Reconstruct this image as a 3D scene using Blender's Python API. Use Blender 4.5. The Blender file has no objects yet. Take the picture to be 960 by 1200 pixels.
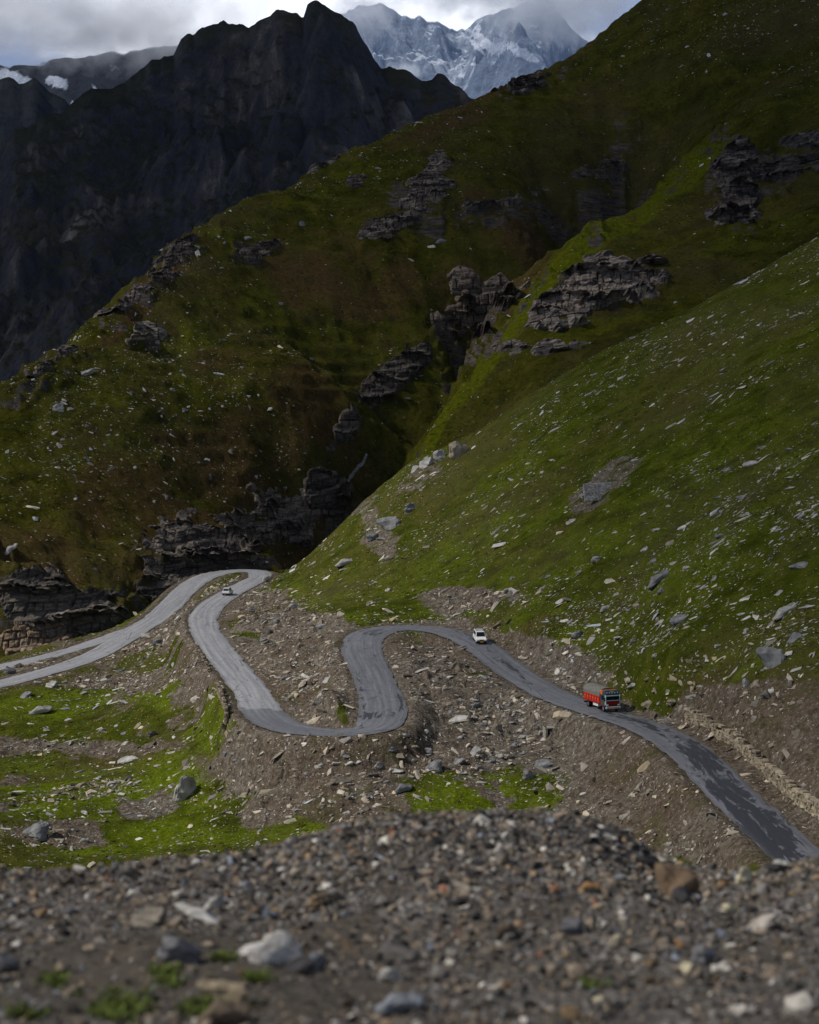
import bpy, bmesh, math, random
import numpy as np
from mathutils import Vector, Matrix, Euler

R = math.radians
rng = np.random.default_rng(7)
random.seed(7)
sc = bpy.context.scene
COL = sc.collection

# ------------------------------------------------------------------ camera maths
F = 2240.0
TH = math.atan(170.0 / F)
CT, ST = math.cos(TH), math.sin(TH)

def ray(px, py):
    u = (np.asarray(px, float) - 480.0) / F
    v = (600.0 - np.asarray(py, float)) / F
    dy = CT + v * ST
    dz = -ST + v * CT
    return u / dy, dz / dy            # x per metre of Y, z per metre of Y

def P(px, py, Y):
    s, k = ray(px, py)
    return np.array([s * Y, Y, k * Y], float)

def proj(x, y, z):
    d = y * CT - z * ST
    v = (y * ST + z * CT) / d
    u = x / d
    return 480 + F * u, 600 - F * v

# ------------------------------------------------------------------ numpy noise
_T = np.random.default_rng(3).random(65536)
def _h(i, j, k=0):
    return _T[((i * 73856093) ^ (j * 19349663) ^ (k * 83492791)) & 65535]
def vnoise(x, y, seed=0):
    i = np.floor(x).astype(np.int64); j = np.floor(y).astype(np.int64)
    fx = x - i; fy = y - j
    fx = fx * fx * fx * (fx * (fx * 6 - 15) + 10); fy = fy * fy * fy * (fy * (fy * 6 - 15) + 10)
    a = _h(i, j, seed); b = _h(i + 1, j, seed); c = _h(i, j + 1, seed); d = _h(i + 1, j + 1, seed)
    return (a + (b - a) * fx + (c - a) * fy + (a - b - c + d) * fx * fy) * 2 - 1
def fbm(x, y, scale, octs=5, seed=0, gain=0.5):
    x = x / scale; y = y / scale
    o = np.zeros_like(x); amp = 1.0
    for q in range(octs):
        o += amp * vnoise(x, y, seed + q * 17); amp *= gain
        x, y = (x * 1.6 + y * 1.2) + 5.3, (-x * 1.2 + y * 1.6) + 9.1
    return o
def ridged(x, y, scale, octs=5, seed=0, gain=0.55):
    x = x / scale; y = y / scale
    o = np.zeros_like(x); amp = 1.0; w = 1.0
    for q in range(octs):
        n = 1 - np.abs(vnoise(x, y, seed + q * 13)); n = n * n * w
        o += amp * n; w = np.clip(n * 1.6, 0, 1); amp *= gain
        x, y = (x * 1.6 + y * 1.2) + 1.3, (-x * 1.2 + y * 1.6) + 2.1
    return o
def smooth(a, b, t):
    t = np.clip((t - a) / (b - a), 0, 1)
    return t * t * (3 - 2 * t)

# ------------------------------------------------------------------ thin plate spline
def tps(pts, lam=0.0, sc_=100.0):
    pts = np.array(pts, float); X = pts[:, :2] / sc_; z = pts[:, 2]
    n = len(X)
    d2 = ((X[:, None] - X[None]) ** 2).sum(-1)
    K = 0.5 * d2 * np.log(d2 + 1e-12) + lam * np.eye(n)
    A = np.zeros((n + 3, n + 3)); A[:n, :n] = K
    A[:n, n] = 1; A[:n, n + 1:] = X; A[n, :n] = 1; A[n + 1:, :n] = X.T
    w = np.linalg.solve(A, np.concatenate([z, [0, 0, 0]]))
    def f(x, y):
        x = np.asarray(x, float) / sc_; y = np.asarray(y, float) / sc_
        o = w[n] + w[n + 1] * x + w[n + 2] * y
        for i in range(n):
            d2 = (x - X[i, 0]) ** 2 + (y - X[i, 1]) ** 2
            o = o + w[i] * 0.5 * d2 * np.log(d2 + 1e-12)
        return o
    return f

# ------------------------------------------------------------------ roads (px, py, Y, half width)
MAIN = [(1080, 1120, 165, 3.2), (1010, 1060, 180, 3.2), (960, 1024, 190, 3.2), (926, 994, 200, 3.1), (885, 956, 211, 3.1),
        (845, 918, 224, 3.1), (824, 895, 233, 3.1), (797, 872, 243, 3.1), (757, 851, 257, 3.1), (722, 840, 267, 3.1), (690, 829, 276, 3.1),
        (652, 816, 285, 3.1), (620, 798, 294, 3.1), (590, 778, 303, 3.1), (565, 758, 312, 3.1), (540, 745, 320, 3.1),
        (510, 737, 326, 3.1), (480, 735.5, 328, 3.2), (450, 737, 326, 3.3), (428, 746, 319, 3.4), (425, 764, 307, 3.3),
        (437, 790, 293, 3.2), (446, 815, 281, 3.3), (449, 838, 271, 3.6), (438, 853, 266, 3.3), (410, 858, 265, 2.9), (375, 857, 267, 2.9),
        (340, 853, 272, 3.2), (312, 838, 281, 3.2), (293, 808, 302, 3.0), (271, 780, 324, 3.0), (255, 760, 344, 3.0),
        (241, 739, 370, 3.0), (239, 722, 393, 3.0), (250, 708, 413, 3.0), (268, 696, 431, 3.0), (288, 685, 449, 3.0),
        (305, 676, 465, 3.0), (301, 669.5, 480, 3.0), (280, 668.5, 483, 3.0), (258, 671, 478, 3.0), (237, 677, 470, 3.1),
        (217, 691, 458, 3.1), (201, 708, 445, 3.1), (183, 724, 432, 3.1), (160, 738, 421, 3.1), (130, 757, 408, 3.1),
        (100, 772, 399, 3.1), (50, 788, 388, 3.1), (0, 801, 378, 3.1), (-60, 815, 370, 3.1), (-200, 850, 352, 3.1), (-420, 900, 325, 3.1)]
TRACK = [(165, 733, 425, 1.6), (140, 741, 421, 1.8), (117, 750, 415, 2.2), (90, 759, 409, 2.4), (60, 768, 405, 2.6), (30, 775, 401, 2.8), (0, 781, 398, 2.9),
         (-60, 797, 390, 2.9), (-200, 825, 372, 2.6)]
def catmull(pts, per):
    p = np.array([list(P(a, b, c)) + [w] for a, b, c, w in pts])
    p = np.vstack([2 * p[0] - p[1], p, 2 * p[-1] - p[-2]])
    out = []
    for i in range(1, len(p) - 2):
        L = np.linalg.norm(p[i + 1, :2] - p[i, :2]); n = max(2, int(L / per))
        for t in np.arange(n) / n:
            a, b, c, d = p[i - 1], p[i], p[i + 1], p[i + 2]
            out.append(0.5 * ((2 * b) + (c - a) * t + (2 * a - 5 * b + 4 * c - d) * t * t + (3 * b - a - 3 * c + d) * t ** 3))
    out.append(p[-2])
    out = np.array(out)
    for _ in range(12):                                  # ease the profile lengthwise
        out[1:-1, 2] = (out[:-2, 2] + out[1:-1, 2] * 2 + out[2:, 2]) / 4
    for _ in range(3):
        out[1:-1, :2] = (out[:-2, :2] + out[1:-1, :2] * 2 + out[2:, :2]) / 4
    return out
ROAD = catmull(MAIN, 1.0)
TRK = catmull(TRACK, 1.2)

def carve(x, y, z, line, inner, outer, drop):
    """blend z into the level of a road within inner..outer metres of its edge; returns z and the distance from the edge"""
    sh = z.shape; x = x.ravel(); y = y.ravel(); z = z.ravel().copy()
    D = np.full(x.size, 1e3)
    lo = line[:, :2].min(0) - 16; hi = line[:, :2].max(0) + 16
    idx = np.nonzero((x > lo[0]) & (x < hi[0]) & (y > lo[1]) & (y < hi[1]))[0]
    seg = line[::2]
    A = seg[:-1]; B = seg[1:]
    for c in np.array_split(idx, max(1, len(idx) // 20000)):
        px = x[c][:, None]; py = y[c][:, None]
        d2 = (px - seg[None, :, 0]) ** 2 + (py - seg[None, :, 1]) ** 2
        k = np.clip(d2.argmin(1), 1, len(seg) - 2)
        best = np.full(len(c), 1e9); bz = np.zeros(len(c)); bw = np.zeros(len(c))
        for o in (-1, 0):
            a = seg[k + o]; b = seg[k + o + 1]; ab = b[:, :2] - a[:, :2]
            t = np.clip(((x[c] - a[:, 0]) * ab[:, 0] + (y[c] - a[:, 1]) * ab[:, 1]) / (ab ** 2).sum(1), 0, 1)
            q = a + (b - a) * t[:, None]
            d = np.hypot(x[c] - q[:, 0], y[c] - q[:, 1])
            m = d < best; best[m] = d[m]; bz[m] = q[m, 2]; bw[m] = q[m, 3]
        e = best - bw
        D[c] = e
        t = smooth(inner, outer, e)
        under = drop * (1 - smooth(-0.3, 0.9, e)) + 0.02
        z[c] = (bz - under) * (1 - t) + z[c] * t
    return z.reshape(sh), D.reshape(sh)

# ------------------------------------------------------------------ near sheet: valley floor, banks and the right-hand slope
def plane(x, y): return -119 + 0.58 * x + 0.21 * y
NP = []
def np_(px, py, Y): NP.append(P(px, py, Y))
for r in (MAIN, TRACK):
    for a, b, c, w in r: np_(a, b, c)
for q in [(0, 830, 352), (0, 860, 330), (0, 900, 300), (0, 950, 272), (0, 1000, 250), (80, 815, 362), (80, 870, 320), (90, 950, 272), (90, 1010, 247),
          (150, 785, 385), (150, 830, 345), (150, 880, 309), (170, 940, 276), (180, 1000, 250), (215, 770, 372), (215, 800, 345), (225, 850, 310), (235, 880, 292), (262, 872, 284),
          (280, 905, 274), (300, 960, 256), (330, 880, 270), (350, 920, 261), (400, 880, 265), (400, 920, 257), (400, 970, 243), (450, 880, 263), (480, 920, 254), (500, 960, 243),
          (520, 880, 266), (550, 830, 284), (560, 940, 249), (600, 880, 268), (600, 830, 284), (640, 870, 268), (650, 930, 249), (690, 880, 259), (700, 940, 239), (700, 1000, 225),
          (750, 900, 244), (760, 960, 225), (800, 960, 219), (830, 1000, 209), (870, 1020, 202), (500, 770, 309), (520, 800, 292), (480, 820, 283), (485, 780, 299), (500, 850, 273), (570, 790, 297), (640, 845, 277),
          (355, 755, 340), (345, 800, 309), (375, 830, 288), (395, 800, 297), (390, 770, 314), (320, 760, 350), (300, 735, 376), (330, 720, 372), (285, 722, 392), (370, 730, 345), (300, 700, 415), (390, 725, 340), (320, 690, 428),
          (225, 745, 378), (215, 722, 412), (235, 700, 437), (255, 686, 455), (195, 750, 397), (170, 770, 392), (330, 668, 474),
          (430, 722, 336), (480, 722, 337), (540, 727, 326), (700, 810, 284), (780, 840, 262), (840, 868, 245), (900, 915, 226)]:
    np_(*q)
for px, py in [(350, 690), (360, 670), (400, 690), (400, 650), (450, 700), (450, 620), (500, 690), (500, 590), (560, 700), (560, 560), (620, 740), (620, 650), (620, 540), (700, 770),
               (700, 680), (700, 590), (700, 500), (780, 790), (780, 690), (780, 580), (780, 460), (860, 810), (860, 700), (860, 560), (860, 420), (940, 860), (940, 740),
               (940, 560), (940, 400), (1040, 860), (1040, 600), (1040, 400), (1040, 260), (1200, 700), (1200, 400), (1200, 200)]:
    s, k = ray(px, py)
    Y = 119.0 / (0.58 * s + 0.21 - k)
    if px == 400 and py == 690: Y -= 4
    np_(px, py, Y)
SIL = [(322, 681, 462), (360, 650, 450), (400, 614, 446), (450, 571, 450), (500, 534, 453), (545, 512, 455), (600, 475, 456), (660, 436, 456), (760, 386, 455), (860, 335, 452), (960, 274, 448), (1080, 205, 440), (1250, 100, 430)]
for px, py, Y in SIL:
    p = P(px, py, Y); NP.append(p)
    s = p[0] / Y
    for dY, dz in ((22, 4.5), (55, 26), (100, 58)):
        NP.append(np.array([s * (Y + dY), Y + dY, p[2] + s * 0.4 * dY - dz]))
for q in [(-112, 436, -72), (-100, 456, -80), (-62, 500, -80), (-84, 478, -80), (-140, 478, -90), (-20, 512, -74), (-60, 560, -85), (-200, 560, -95), (0, 580, -90), (-200, 440, -69), (-320, 400, -76), (-180, 320, -68), (-170, 260, -66),
          (-260, 300, -74), (-120, 200, -62), (-30, 205, -60), (0, 150, -55), (60, 150, -52), (120, 160, -40), (-120, 100, -50), (0, 100, -46), (100, 100, -40), (0, 60, -31), (60, 60, -29),
          (-60, 60, -33), (0, 30, -16), (30, 30, -14), (-30, 30, -17), (0, 15, -7), (12, 15, -6.6), (-12, 15, -7.4), (180, 200, 0), (260, 250, 60), (260, 400, 100), (330, 480, 110), (330, 600, 40)]:
    NP.append(np.array(q, float))
near_f = tps(NP, 1e-4)

def axis_s():
    core = np.arange(-0.232, 0.2321, 0.00062)
    a = np.linspace(-0.62, -0.236, 70); b = np.linspace(0.236, 0.62, 70)
    return np.concatenate([a, core, b])
SX = axis_s()
NY = np.concatenate([np.linspace(12, 188, 60), np.arange(190, 474, 0.5), np.arange(475, 580, 3.0)])
gS, gY = np.meshgrid(SX, NY)
nx = gS * gY; ny = gY
nz = near_f(nx, ny)
farness = smooth(15, 190, ny)
ppx, ppy = proj(nx, ny, nz)

def blob(px, py, cx, cy, rx, ry, ang=0.0, soft=0.45):
    c, s = math.cos(R(ang)), math.sin(R(ang))
    dx = px - cx; dy = py - cy
    u = (dx * c - dy * s) / rx; v = (dx * s + dy * c) / ry     # ang > 0 tilts up to the right
    d = np.sqrt(u * u + v * v)
    return 1 - smooth(1 - soft, 1 + soft, d)
def union(px, py, L, w=None):
    o = np.zeros_like(px)
    if w is not None: px = px + w[0]; py = py + w[1]
    for b in L: o = np.maximum(o, blob(px, py, *b))
    return o

DIRT = [(350, 790, 62, 80), (310, 715, 45, 28), (370, 735, 40, 22), (480, 800, 40, 60), (560, 850, 110, 55), (520, 770, 50, 30), (640, 840, 50, 30), (380, 900, 160, 34), (470, 890, 130, 32),
        (250, 790, 36, 60, -60), (760, 945, 110, 70), (690, 880, 90, 36), (850, 990, 60, 50), (610, 750, 60, 22, -25), (660, 790, 60, 30, -20), (760, 830, 70, 28, -12), (860, 860, 90, 50, -25),
        (920, 850, 120, 48, 5), (930, 930, 70, 50, -35), (560, 700, 60, 12), (500, 722, 80, 9), (110, 875, 110, 9), (50, 985, 60, 16), (262, 684, 26, 6, 32), (330, 935, 70, 22, 15), (410, 940, 80, 25),
        (180, 750, 60, 14, 20), (722, 568, 62, 17, 28, .3), (690, 590, 30, 12, 20, .3), (500, 560, 40, 12, 30), (130, 800, 60, 12), (215, 735, 30, 20, 60), (470, 848, 30, 30), (425, 600, 14, 16), (440, 625, 20, 30, 40), (90, 765, 90, 12, 15)]
GREEN_M = [(80, 930, 150, 40), (170, 910, 70, 30, 10), (150, 980, 110, 30), (210, 812, 85, 18, 8), (60, 825, 80, 12), (242, 850, 26, 40), (330, 962, 80, 16, 8), (600, 930, 95, 22, 5), (520, 945, 90, 14), (868, 782, 30, 18, 10, .3),
           (480, 752, 20, 8), (630, 850, 12, 7), (465, 860, 20, 6), (120, 748, 40, 5, 20)]
GREEN_S = [(420, 690, 120, 34, 8), (345, 700, 34, 30), (700, 700, 240, 60, 20), (620, 640, 180, 60, 25), (800, 600, 220, 70, 25), (590, 700, 80, 25), (560, 640, 90, 40, 25), (640, 530, 120, 30, 30), (860, 420, 160, 30, 30)]
BROWN = [(420, 620, 90, 26, 42), (340, 655, 60, 14, 42), (500, 575, 100, 20, 35), (640, 620, 90, 30, 30), (800, 460, 200, 40, 28), (700, 520, 160, 18, 28), (900, 820, 110, 40), (860, 880, 60, 30, -30), (600, 760, 50, 20), (640, 710, 60, 12, 10), (120, 880, 90, 12)]
def near_masks(px, py, x, y):
    k = np.clip(300.0 / y, .5, 1.3)
    w = (fbm(x, y, 24, 5, 5, .6) * 26 * k, fbm(x, y, 24, 5, 6, .6) * 11 * k)
    w2 = (w[0] * .75, w[1] * .9)
    dirt = union(px, py, DIRT, w2); dirt = dirt * (1 - .45 * ((py < 640) & (px > 400)))
    patch = smooth(.32, .95, fbm(x, y, 13, 5, 19, .62)) * (py > 760) * (px < 700)
    dirt = np.maximum(dirt, patch * .72)
    lush = union(px, py, GREEN_M, w); mid = union(px, py, GREEN_S, (w[0] * 2, w[1] * 2)) * .42
    green = np.maximum(lush, mid) * (.72 + .42 * fbm(x, y, 9, 5, 8, .6)) 
    brown = (.45 + .55 * (py > 700)) * union(px, py, BROWN, (w[0] * 2, w[1] * 2)) * (.75 + .5 * fbm(x, y, 14, 5, 9, .6))
    return np.clip(dirt, 0, 1), np.clip(green, 0, 1), np.clip(brown, 0, 1)
mD, mG, mB = near_masks(ppx, ppy, nx, ny)
# relief
rel = fbm(nx, ny, 34, 3, 11) * 0.9 + fbm(nx, ny, 7, 4, 12) * 0.28
rub = fbm(nx, ny, 3.0, 3, 31) * 0.34 + np.maximum(0, ridged(nx, ny, 5.5, 4, 33) - 0.9) * 0.7
nz = nz + farness * (rel + mD * rub * 1.2 + (1 - mD) * fbm(nx, ny, 2.2, 2, 40) * 0.10)
# near the bare-earth banks small erosion rills run down
nz, dR = carve(nx, ny, nz, ROAD, 0.9, 5.0, 0.22)
nz, dT = carve(nx, ny, nz, TRK, 0.6, 3.0, 0.15)
dR = np.minimum(dR, dT)
shoulder = 1 - smooth(0.6, 3.2, dR)
mD = np.clip(np.maximum(mD, shoulder * 0.9), 0, 1)
nz = nz + (dR > 0.4) * smooth(0.4, 2.0, dR) * mD * fbm(nx, ny, 1.4, 2, 44) * 0.12

class Sheet:
    def __init__(s, S, Y, Z): s.S, s.Y, s.Z = S, Y, Z
    def h(s, x, y):
        i = np.clip(np.interp(y, s.Y, np.arange(len(s.Y))), 0, len(s.Y) - 1.001)
        j = np.clip(np.interp(x / y, s.S, np.arange(len(s.S))), 0, len(s.S) - 1.001)
        i0 = i.astype(int); j0 = j.astype(int); a = i - i0; b = j - j0; Z = s.Z
        return (Z[i0, j0] * (1 - a) + Z[i0 + 1, j0] * a) * (1 - b) + (Z[i0, j0 + 1] * (1 - a) + Z[i0 + 1, j0 + 1] * a) * b
    def n(s, x, y, e=1.5):
        gx = (s.h(x + e, y) - s.h(x - e, y)) / (2 * e); gy = (s.h(x, y + e) - s.h(x, y - e)) / (2 * e)
        v = np.stack([-gx, -gy, np.ones_like(gx)], -1)
        return v / np.linalg.norm(v, axis=-1, keepdims=True)
NEAR = Sheet(SX, NY, nz)

# ------------------------------------------------------------------ far sheet: the hillside across the gully
FP = [P(*q) for q in [
    (0, 765, 432), (0, 690, 447), (0, 600, 492), (0, 520, 540), (100, 745, 452), (100, 690, 464), (100, 600, 504), (100, 500, 560), (100, 420, 615),
    (200, 720, 486), (200, 655, 500), (200, 600, 522), (200, 500, 578), (200, 400, 648), (200, 330, 705),
    (300, 690, 512), (300, 650, 520), (300, 585, 545), (300, 500, 598), (300, 400, 672), (300, 300, 748),
    (400, 625, 545), (380, 580, 560), (400, 480, 622), (400, 400, 672), (400, 300, 748), (400, 230, 808),
    (430, 550, 622), (500, 462, 684), (600, 367, 738), (695, 285, 782), (742, 190, 850),
    (440, 440, 645), (480, 400, 668), (540, 340, 690), (640, 255, 765), (600, 200, 800), (520, 250, 775), (680, 160, 850), (740, 100, 895), (600, 140, 850), (500, 190, 830),
    (425, 572, 556), (480, 506, 572), (540, 440, 598), (600, 386, 622), (650, 328, 655), (720, 256, 705), (800, 186, 765), (850, 140, 805), (900, 90, 850),
    (560, 480, 572), (620, 440, 570), (700, 390, 598), (700, 320, 640), (780, 330, 618), (860, 310, 618), (830, 230, 690), (900, 270, 640), (960, 250, 645), (960, 160, 720), (890, 180, 722),
    (960, 60, 812), (850, 60, 865), (960, -60, 900), (1100, 150, 690), (1100, -60, 850), (1250, 0, 700)]]
SILF = [(-300, 650, 520), (-100, 520, 560), (0, 446, 590), (50, 411, 620), (100, 374, 655), (150, 334, 692), (200, 290, 735), (230, 263, 760), (270, 241, 785), (320, 220, 808), (370, 196, 838), (440, 166, 872), (500, 141, 900),
        (560, 117, 925), (590, 107, 935), (612, 92, 945), (660, 72, 960), (700, 44, 975), (740, 17, 990), (768, -2, 1002), (860, -60, 1040), (1000, -150, 1080), (1200, -260, 1100)]
for q in SILF:
    p = P(*q); FP.append(p); s = p[0] / p[1]
    for dY, dz in ((35, 9), (90, 48), (190, 130)):
        FP.append(np.array([s * (p[1] + dY), p[1] + dY, p[2] - dz]))
for q in [(-200, 420, -75), (-300, 380, -85), (-280, 470, -60), (-60, 440, -75), (0, 480, -70), (60, 500, -40), (150, 520, 10), (260, 560, 60), (330, 640, 150), (450, 800, 330)]:
    FP.append(np.array(q, float))
far_f = tps(FP, 3e-4)
FY = np.concatenate([np.arange(425, 480, 0.9), np.arange(480, 1010, 0.85), np.arange(1012, 1230, 8.0)])
gS, gY = np.meshgrid(SX, FY)
fx = gS * gY; fy = gY
fz = far_f(fx, fy)
fpx, fpy = proj(fx, fy, fz)
ROCK = [(488, 235, 52, 34, 20, .35), (556, 358, 42, 40, 60, .3), (700, 345, 90, 36, 12, .3), (860, 215, 36, 62, 10, .35), (700, 205, 110, 30, 12, .5), (920, 190, 60, 26, 10, .5), (573, 240, 30, 12, 10, .4),
        (435, 500, 70, 34, 52, .4), (400, 540, 60, 34, 60, .4), (280, 625, 130, 40, 0, .35), (340, 610, 60, 36, 10, .35), (100, 710, 130, 34, -4, .3), (230, 680, 80, 30, 0, .4), (0, 700, 60, 60, 0, .4),
        (172, 392, 24, 16, 8, .3), (300, 293, 36, 10, 20, .4), (625, 92, 36, 12, 25, .4), (220, 305, 26, 10, 25, .5), (400, 580, 40, 40, 60, .4), (735, 170, 16, 60, -8, .4), (690, 265, 14, 30, 40, .5)]
EDGE = [(60, 428, 78, 17, 37, .35), (150, 355, 90, 18, 38, .35), (212, 290, 40, 14, 40, .35)]
BROWNF = [(300, 480, 120, 60, 30), (200, 560, 180, 50, 5), (580, 310, 60, 30), (380, 300, 80, 30, 20), (80, 640, 120, 40), (300, 540, 140, 30, 10), (180, 330, 90, 14, 40), (650, 230, 60, 30), (450, 330, 60, 30), (520, 130, 90, 14, 25)]
GREENF = [(472, 505, 80, 13, 44, .4), (560, 418, 76, 14, 42, .4), (640, 340, 76, 15, 42, .4), (740, 240, 120, 15, 35, .5), (150, 540, 180, 50, 30), (380, 430, 110, 50, 20), (420, 380, 120, 30, 20), (60, 500, 110, 50, 35), (280, 380, 130, 30, 35), (450, 545, 70, 10, 42, .4),
          (100, 680, 60, 20), (30, 720, 40, 12), (820, 300, 150, 22, 22), (700, 395, 70, 14, 20), (330, 250, 160, 18, 28), (250, 690, 26, 12, 30), (300, 660, 120, 10)]
_w = (fbm(fx, fy, 34, 5, 51, .62) * 13, fbm(fx, fy, 34, 5, 52, .62) * 13)
mR = union(fpx, fpy, ROCK, _w); mE = union(fpx, fpy, EDGE, (_w[0] * .5, _w[1] * .5))
_w2 = (_w[0] * 3, _w[1] * 1.6)
mFb = np.clip(union(fpx, fpy, BROWNF, _w2) * (.8 + .5 * fbm(fx, fy, 20, 5, 53, .6)), 0, 1)
mFg = np.clip(np.maximum(2.2 * union(fpx, fpy, GREENF[:4], (_w[0] * .3, _w[1] * .3)), union(fpx, fpy, GREENF[4:], _w2) * .42) * (.8 + .4 * fbm(fx, fy, 16, 5, 54, .6)), 0, 1)
def polydist(x, y, pts):
    P_ = np.array([P(*q)[:2] for q in pts]); d = np.full(x.shape, 1e9); t_ = np.zeros(x.shape)
    for i_ in range(len(P_) - 1):
        a_, b_ = P_[i_], P_[i_ + 1]; ab = b_ - a_
        t = np.clip(((x - a_[0]) * ab[0] + (y - a_[1]) * ab[1]) / (ab @ ab), 0, 1)
        dd_ = np.hypot(x - a_[0] - ab[0] * t, y - a_[1] - ab[1] * t); k_ = dd_ < d
        d = np.where(k_, dd_, d); t_ = np.where(k_, (i_ + t) / (len(P_) - 1), t_)
    return d, t_
_wx = fbm(fx, fy, 40, 4, 47) * 7
dg, tg = polydist(fx + _wx, fy + _wx * .5, [(395, 612, 556), (412, 575, 600), (432, 550, 625), (500, 462, 688), (560, 405, 712), (604, 367, 742), (650, 325, 765), (697, 283, 788), (722, 235, 820), (744, 190, 852), (755, 140, 880)])
fz = fz - 36 * np.exp(-(dg / 19) ** 1.3) * smooth(1.0, .75, tg)
for br, dep in (([(560, 405, 712), (545, 320, 730), (560, 270, 775), (590, 220, 815)], 7), ([(380, 620, 560), (360, 560, 590), (350, 500, 625), (370, 440, 670)], 5), ([(230, 660, 520), (235, 600, 535), (255, 540, 575), (280, 470, 630)], 4.5), ([(120, 700, 475), (130, 640, 495), (150, 560, 540)], 4),
                ([(697, 283, 788), (660, 240, 800), (650, 190, 840), (640, 150, 880)], 7), ([(880, 260, 665), (895, 200, 720), (930, 130, 790), (960, 70, 840)], 8), ([(800, 300, 640), (790, 240, 700)], 4)):
    db, tb = polydist(fx + _wx * 1.3, fy, br); fz = fz - dep * np.exp(-(db / 12) ** 1.4) * smooth(1.02, .6, tb)
ds, ts = polydist(fx, fy, [(428, 566, 556), (480, 504, 572), (540, 440, 598), (600, 385, 622), (650, 327, 655), (720, 255, 705), (800, 185, 765), (850, 140, 805)])
fz = fz + 5.0 * np.exp(-(ds / 9) ** 1.3) * smooth(1.0, .8, ts)
wx = fx + fbm(fx, fy, 30, 3, 71) * 5; wy = fy + fbm(fx, fy, 30, 3, 72) * 5
amp = smooth(425, 470, fy)
base = fbm(wx, wy, 90, 3, 61) * 2.6 + fbm(wx, wy, 22, 4, 62) * 1.0 + fbm(fx, fy, 5, 3, 63) * 0.42 + (ridged(wx, wy * .5, 13, 4, 58) - .8) * .7
# long gullies that run down the face
gul = ridged(fx * 0.75 + fy * 0.45, fy * 0.18, 26, 3, 64)
rr = np.clip(mR + mE * 0.8, 0, 1)
fz = fz + amp * (base - gul * 1.1)
# strata: terraces where rock stands out
st = 5.2 + 0 * fz
tz = fz + 0.10 * fx + fbm(wx, wy, 16, 3, 65) * 1.6
q = tz / st; fr = q - np.floor(q)
terr = (np.floor(q) + smooth(0.30, 0.80, fr)) * st - tz
crag = (ridged(fx, fy * 0.6, 9, 4, 66) - 0.7) * 2.0 + fbm(fx, fy, 2.6, 3, 67) * 0.7
rm = smooth(0.28, 0.75, rr * .93 + fbm(wx, wy, 12, 4, 68) * 0.34)
band = smooth(0.25, 0.6, np.clip(fbm(wx, fz * 6, 40, 4, 69) * 0.9, 0, 1)) * 0.45
rm = np.clip(rm + 0 * band, 0, 1)
fz = fz + amp * (1 - rm) * smooth(-.1, .5, fbm(wx, wy, 45, 4, 59)) * terr * .35
fz = fz + amp * rm * (terr * 0.95 + crag * 0.75 + 0.9) + amp * band * (1 - rm) * (terr * 0.3)
FAR = Sheet(SX, FY, fz)

# ------------------------------------------------------------------ picking a ground point for a direction
def pick(px, py, sheets=None, y0=196, y1=1040):
    px = np.atleast_1d(np.asarray(px, float)); py = np.atleast_1d(np.asarray(py, float))
    s, k = ray(px, py)
    best = np.full(px.shape, np.nan); which = np.zeros(px.shape, int)
    for w, sh in enumerate((NEAR, FAR)):
        if sheets is not None and w not in sheets: continue
        ys = np.arange(max(y0, sh.Y[0] + 1), min(y1, sh.Y[-1] - 1), 0.6)
        for c in np.array_split(np.arange(len(px)), max(1, len(px) // 1500)):
            yy = np.broadcast_to(ys, (len(c), len(ys)))
            hit = sh.h(s[c][:, None] * yy, yy) > k[c][:, None] * yy
            anyh = hit.any(1); i = hit.argmax(1)
            Y = np.where(anyh, ys[i], np.nan)
            up = np.isnan(best[c]) | (Y < best[c])
            up &= ~np.isnan(Y)
            cc = c[up]; best[cc] = Y[up]; which[cc] = w
    x = s * best; z = k * best
    return x, best, z, which
def pick1(px, py, **k):
    x, y, z, w = pick([px], [py], **k)
    return float(x[0]), float(y[0]), float(z[0]), int(w[0])

# ------------------------------------------------------------------ mesh building
def link(o): COL.objects.link(o); return o
def raw_mesh(name, V, Fc, mat=None, smooth_=False, attr=None, loop_total=4):
    me = bpy.data.meshes.new(name)
    V = np.asarray(V, np.float32); Fc = np.asarray(Fc, np.int32)
    me.vertices.add(len(V)); me.vertices.foreach_set('co', V.ravel())
    me.loops.add(Fc.size); me.loops.foreach_set('vertex_index', Fc.ravel())
    me.polygons.add(len(Fc))
    me.polygons.foreach_set('loop_start', np.arange(0, Fc.size, Fc.shape[1], dtype=np.int32))
    me.polygons.foreach_set('use_smooth', np.full(len(Fc), smooth_))
    me.update(calc_edges=True)
    if attr:
        for k, a in attr.items():
            at = me.attributes.new(k, 'FLOAT_COLOR', 'POINT')
            at.data.foreach_set('color', np.asarray(a, np.float32).ravel())
    if mat: me.materials.append(mat)
    return me
def grid_mesh(name, X, Y, Z, mat, attr=None, smooth_=True):
    r, c = X.shape
    V = np.stack([X, Y, Z], -1).reshape(-1, 3)
    i = np.arange(r * c).reshape(r, c)
    Fc = np.stack([i[:-1, :-1], i[:-1, 1:], i[1:, 1:], i[1:, :-1]], -1).reshape(-1, 4)
    return raw_mesh(name, V, Fc, mat, smooth_, attr)
def add(name, me, parent=None, loc=None, **tags):
    o = link(bpy.data.objects.new(name, me))
    if parent: o.parent = parent
    if loc is not None: o.location = loc
    for k, v in tags.items(): o[k] = v
    if 'label' in tags: o['kind'] = 'thing'
    return o

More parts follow.
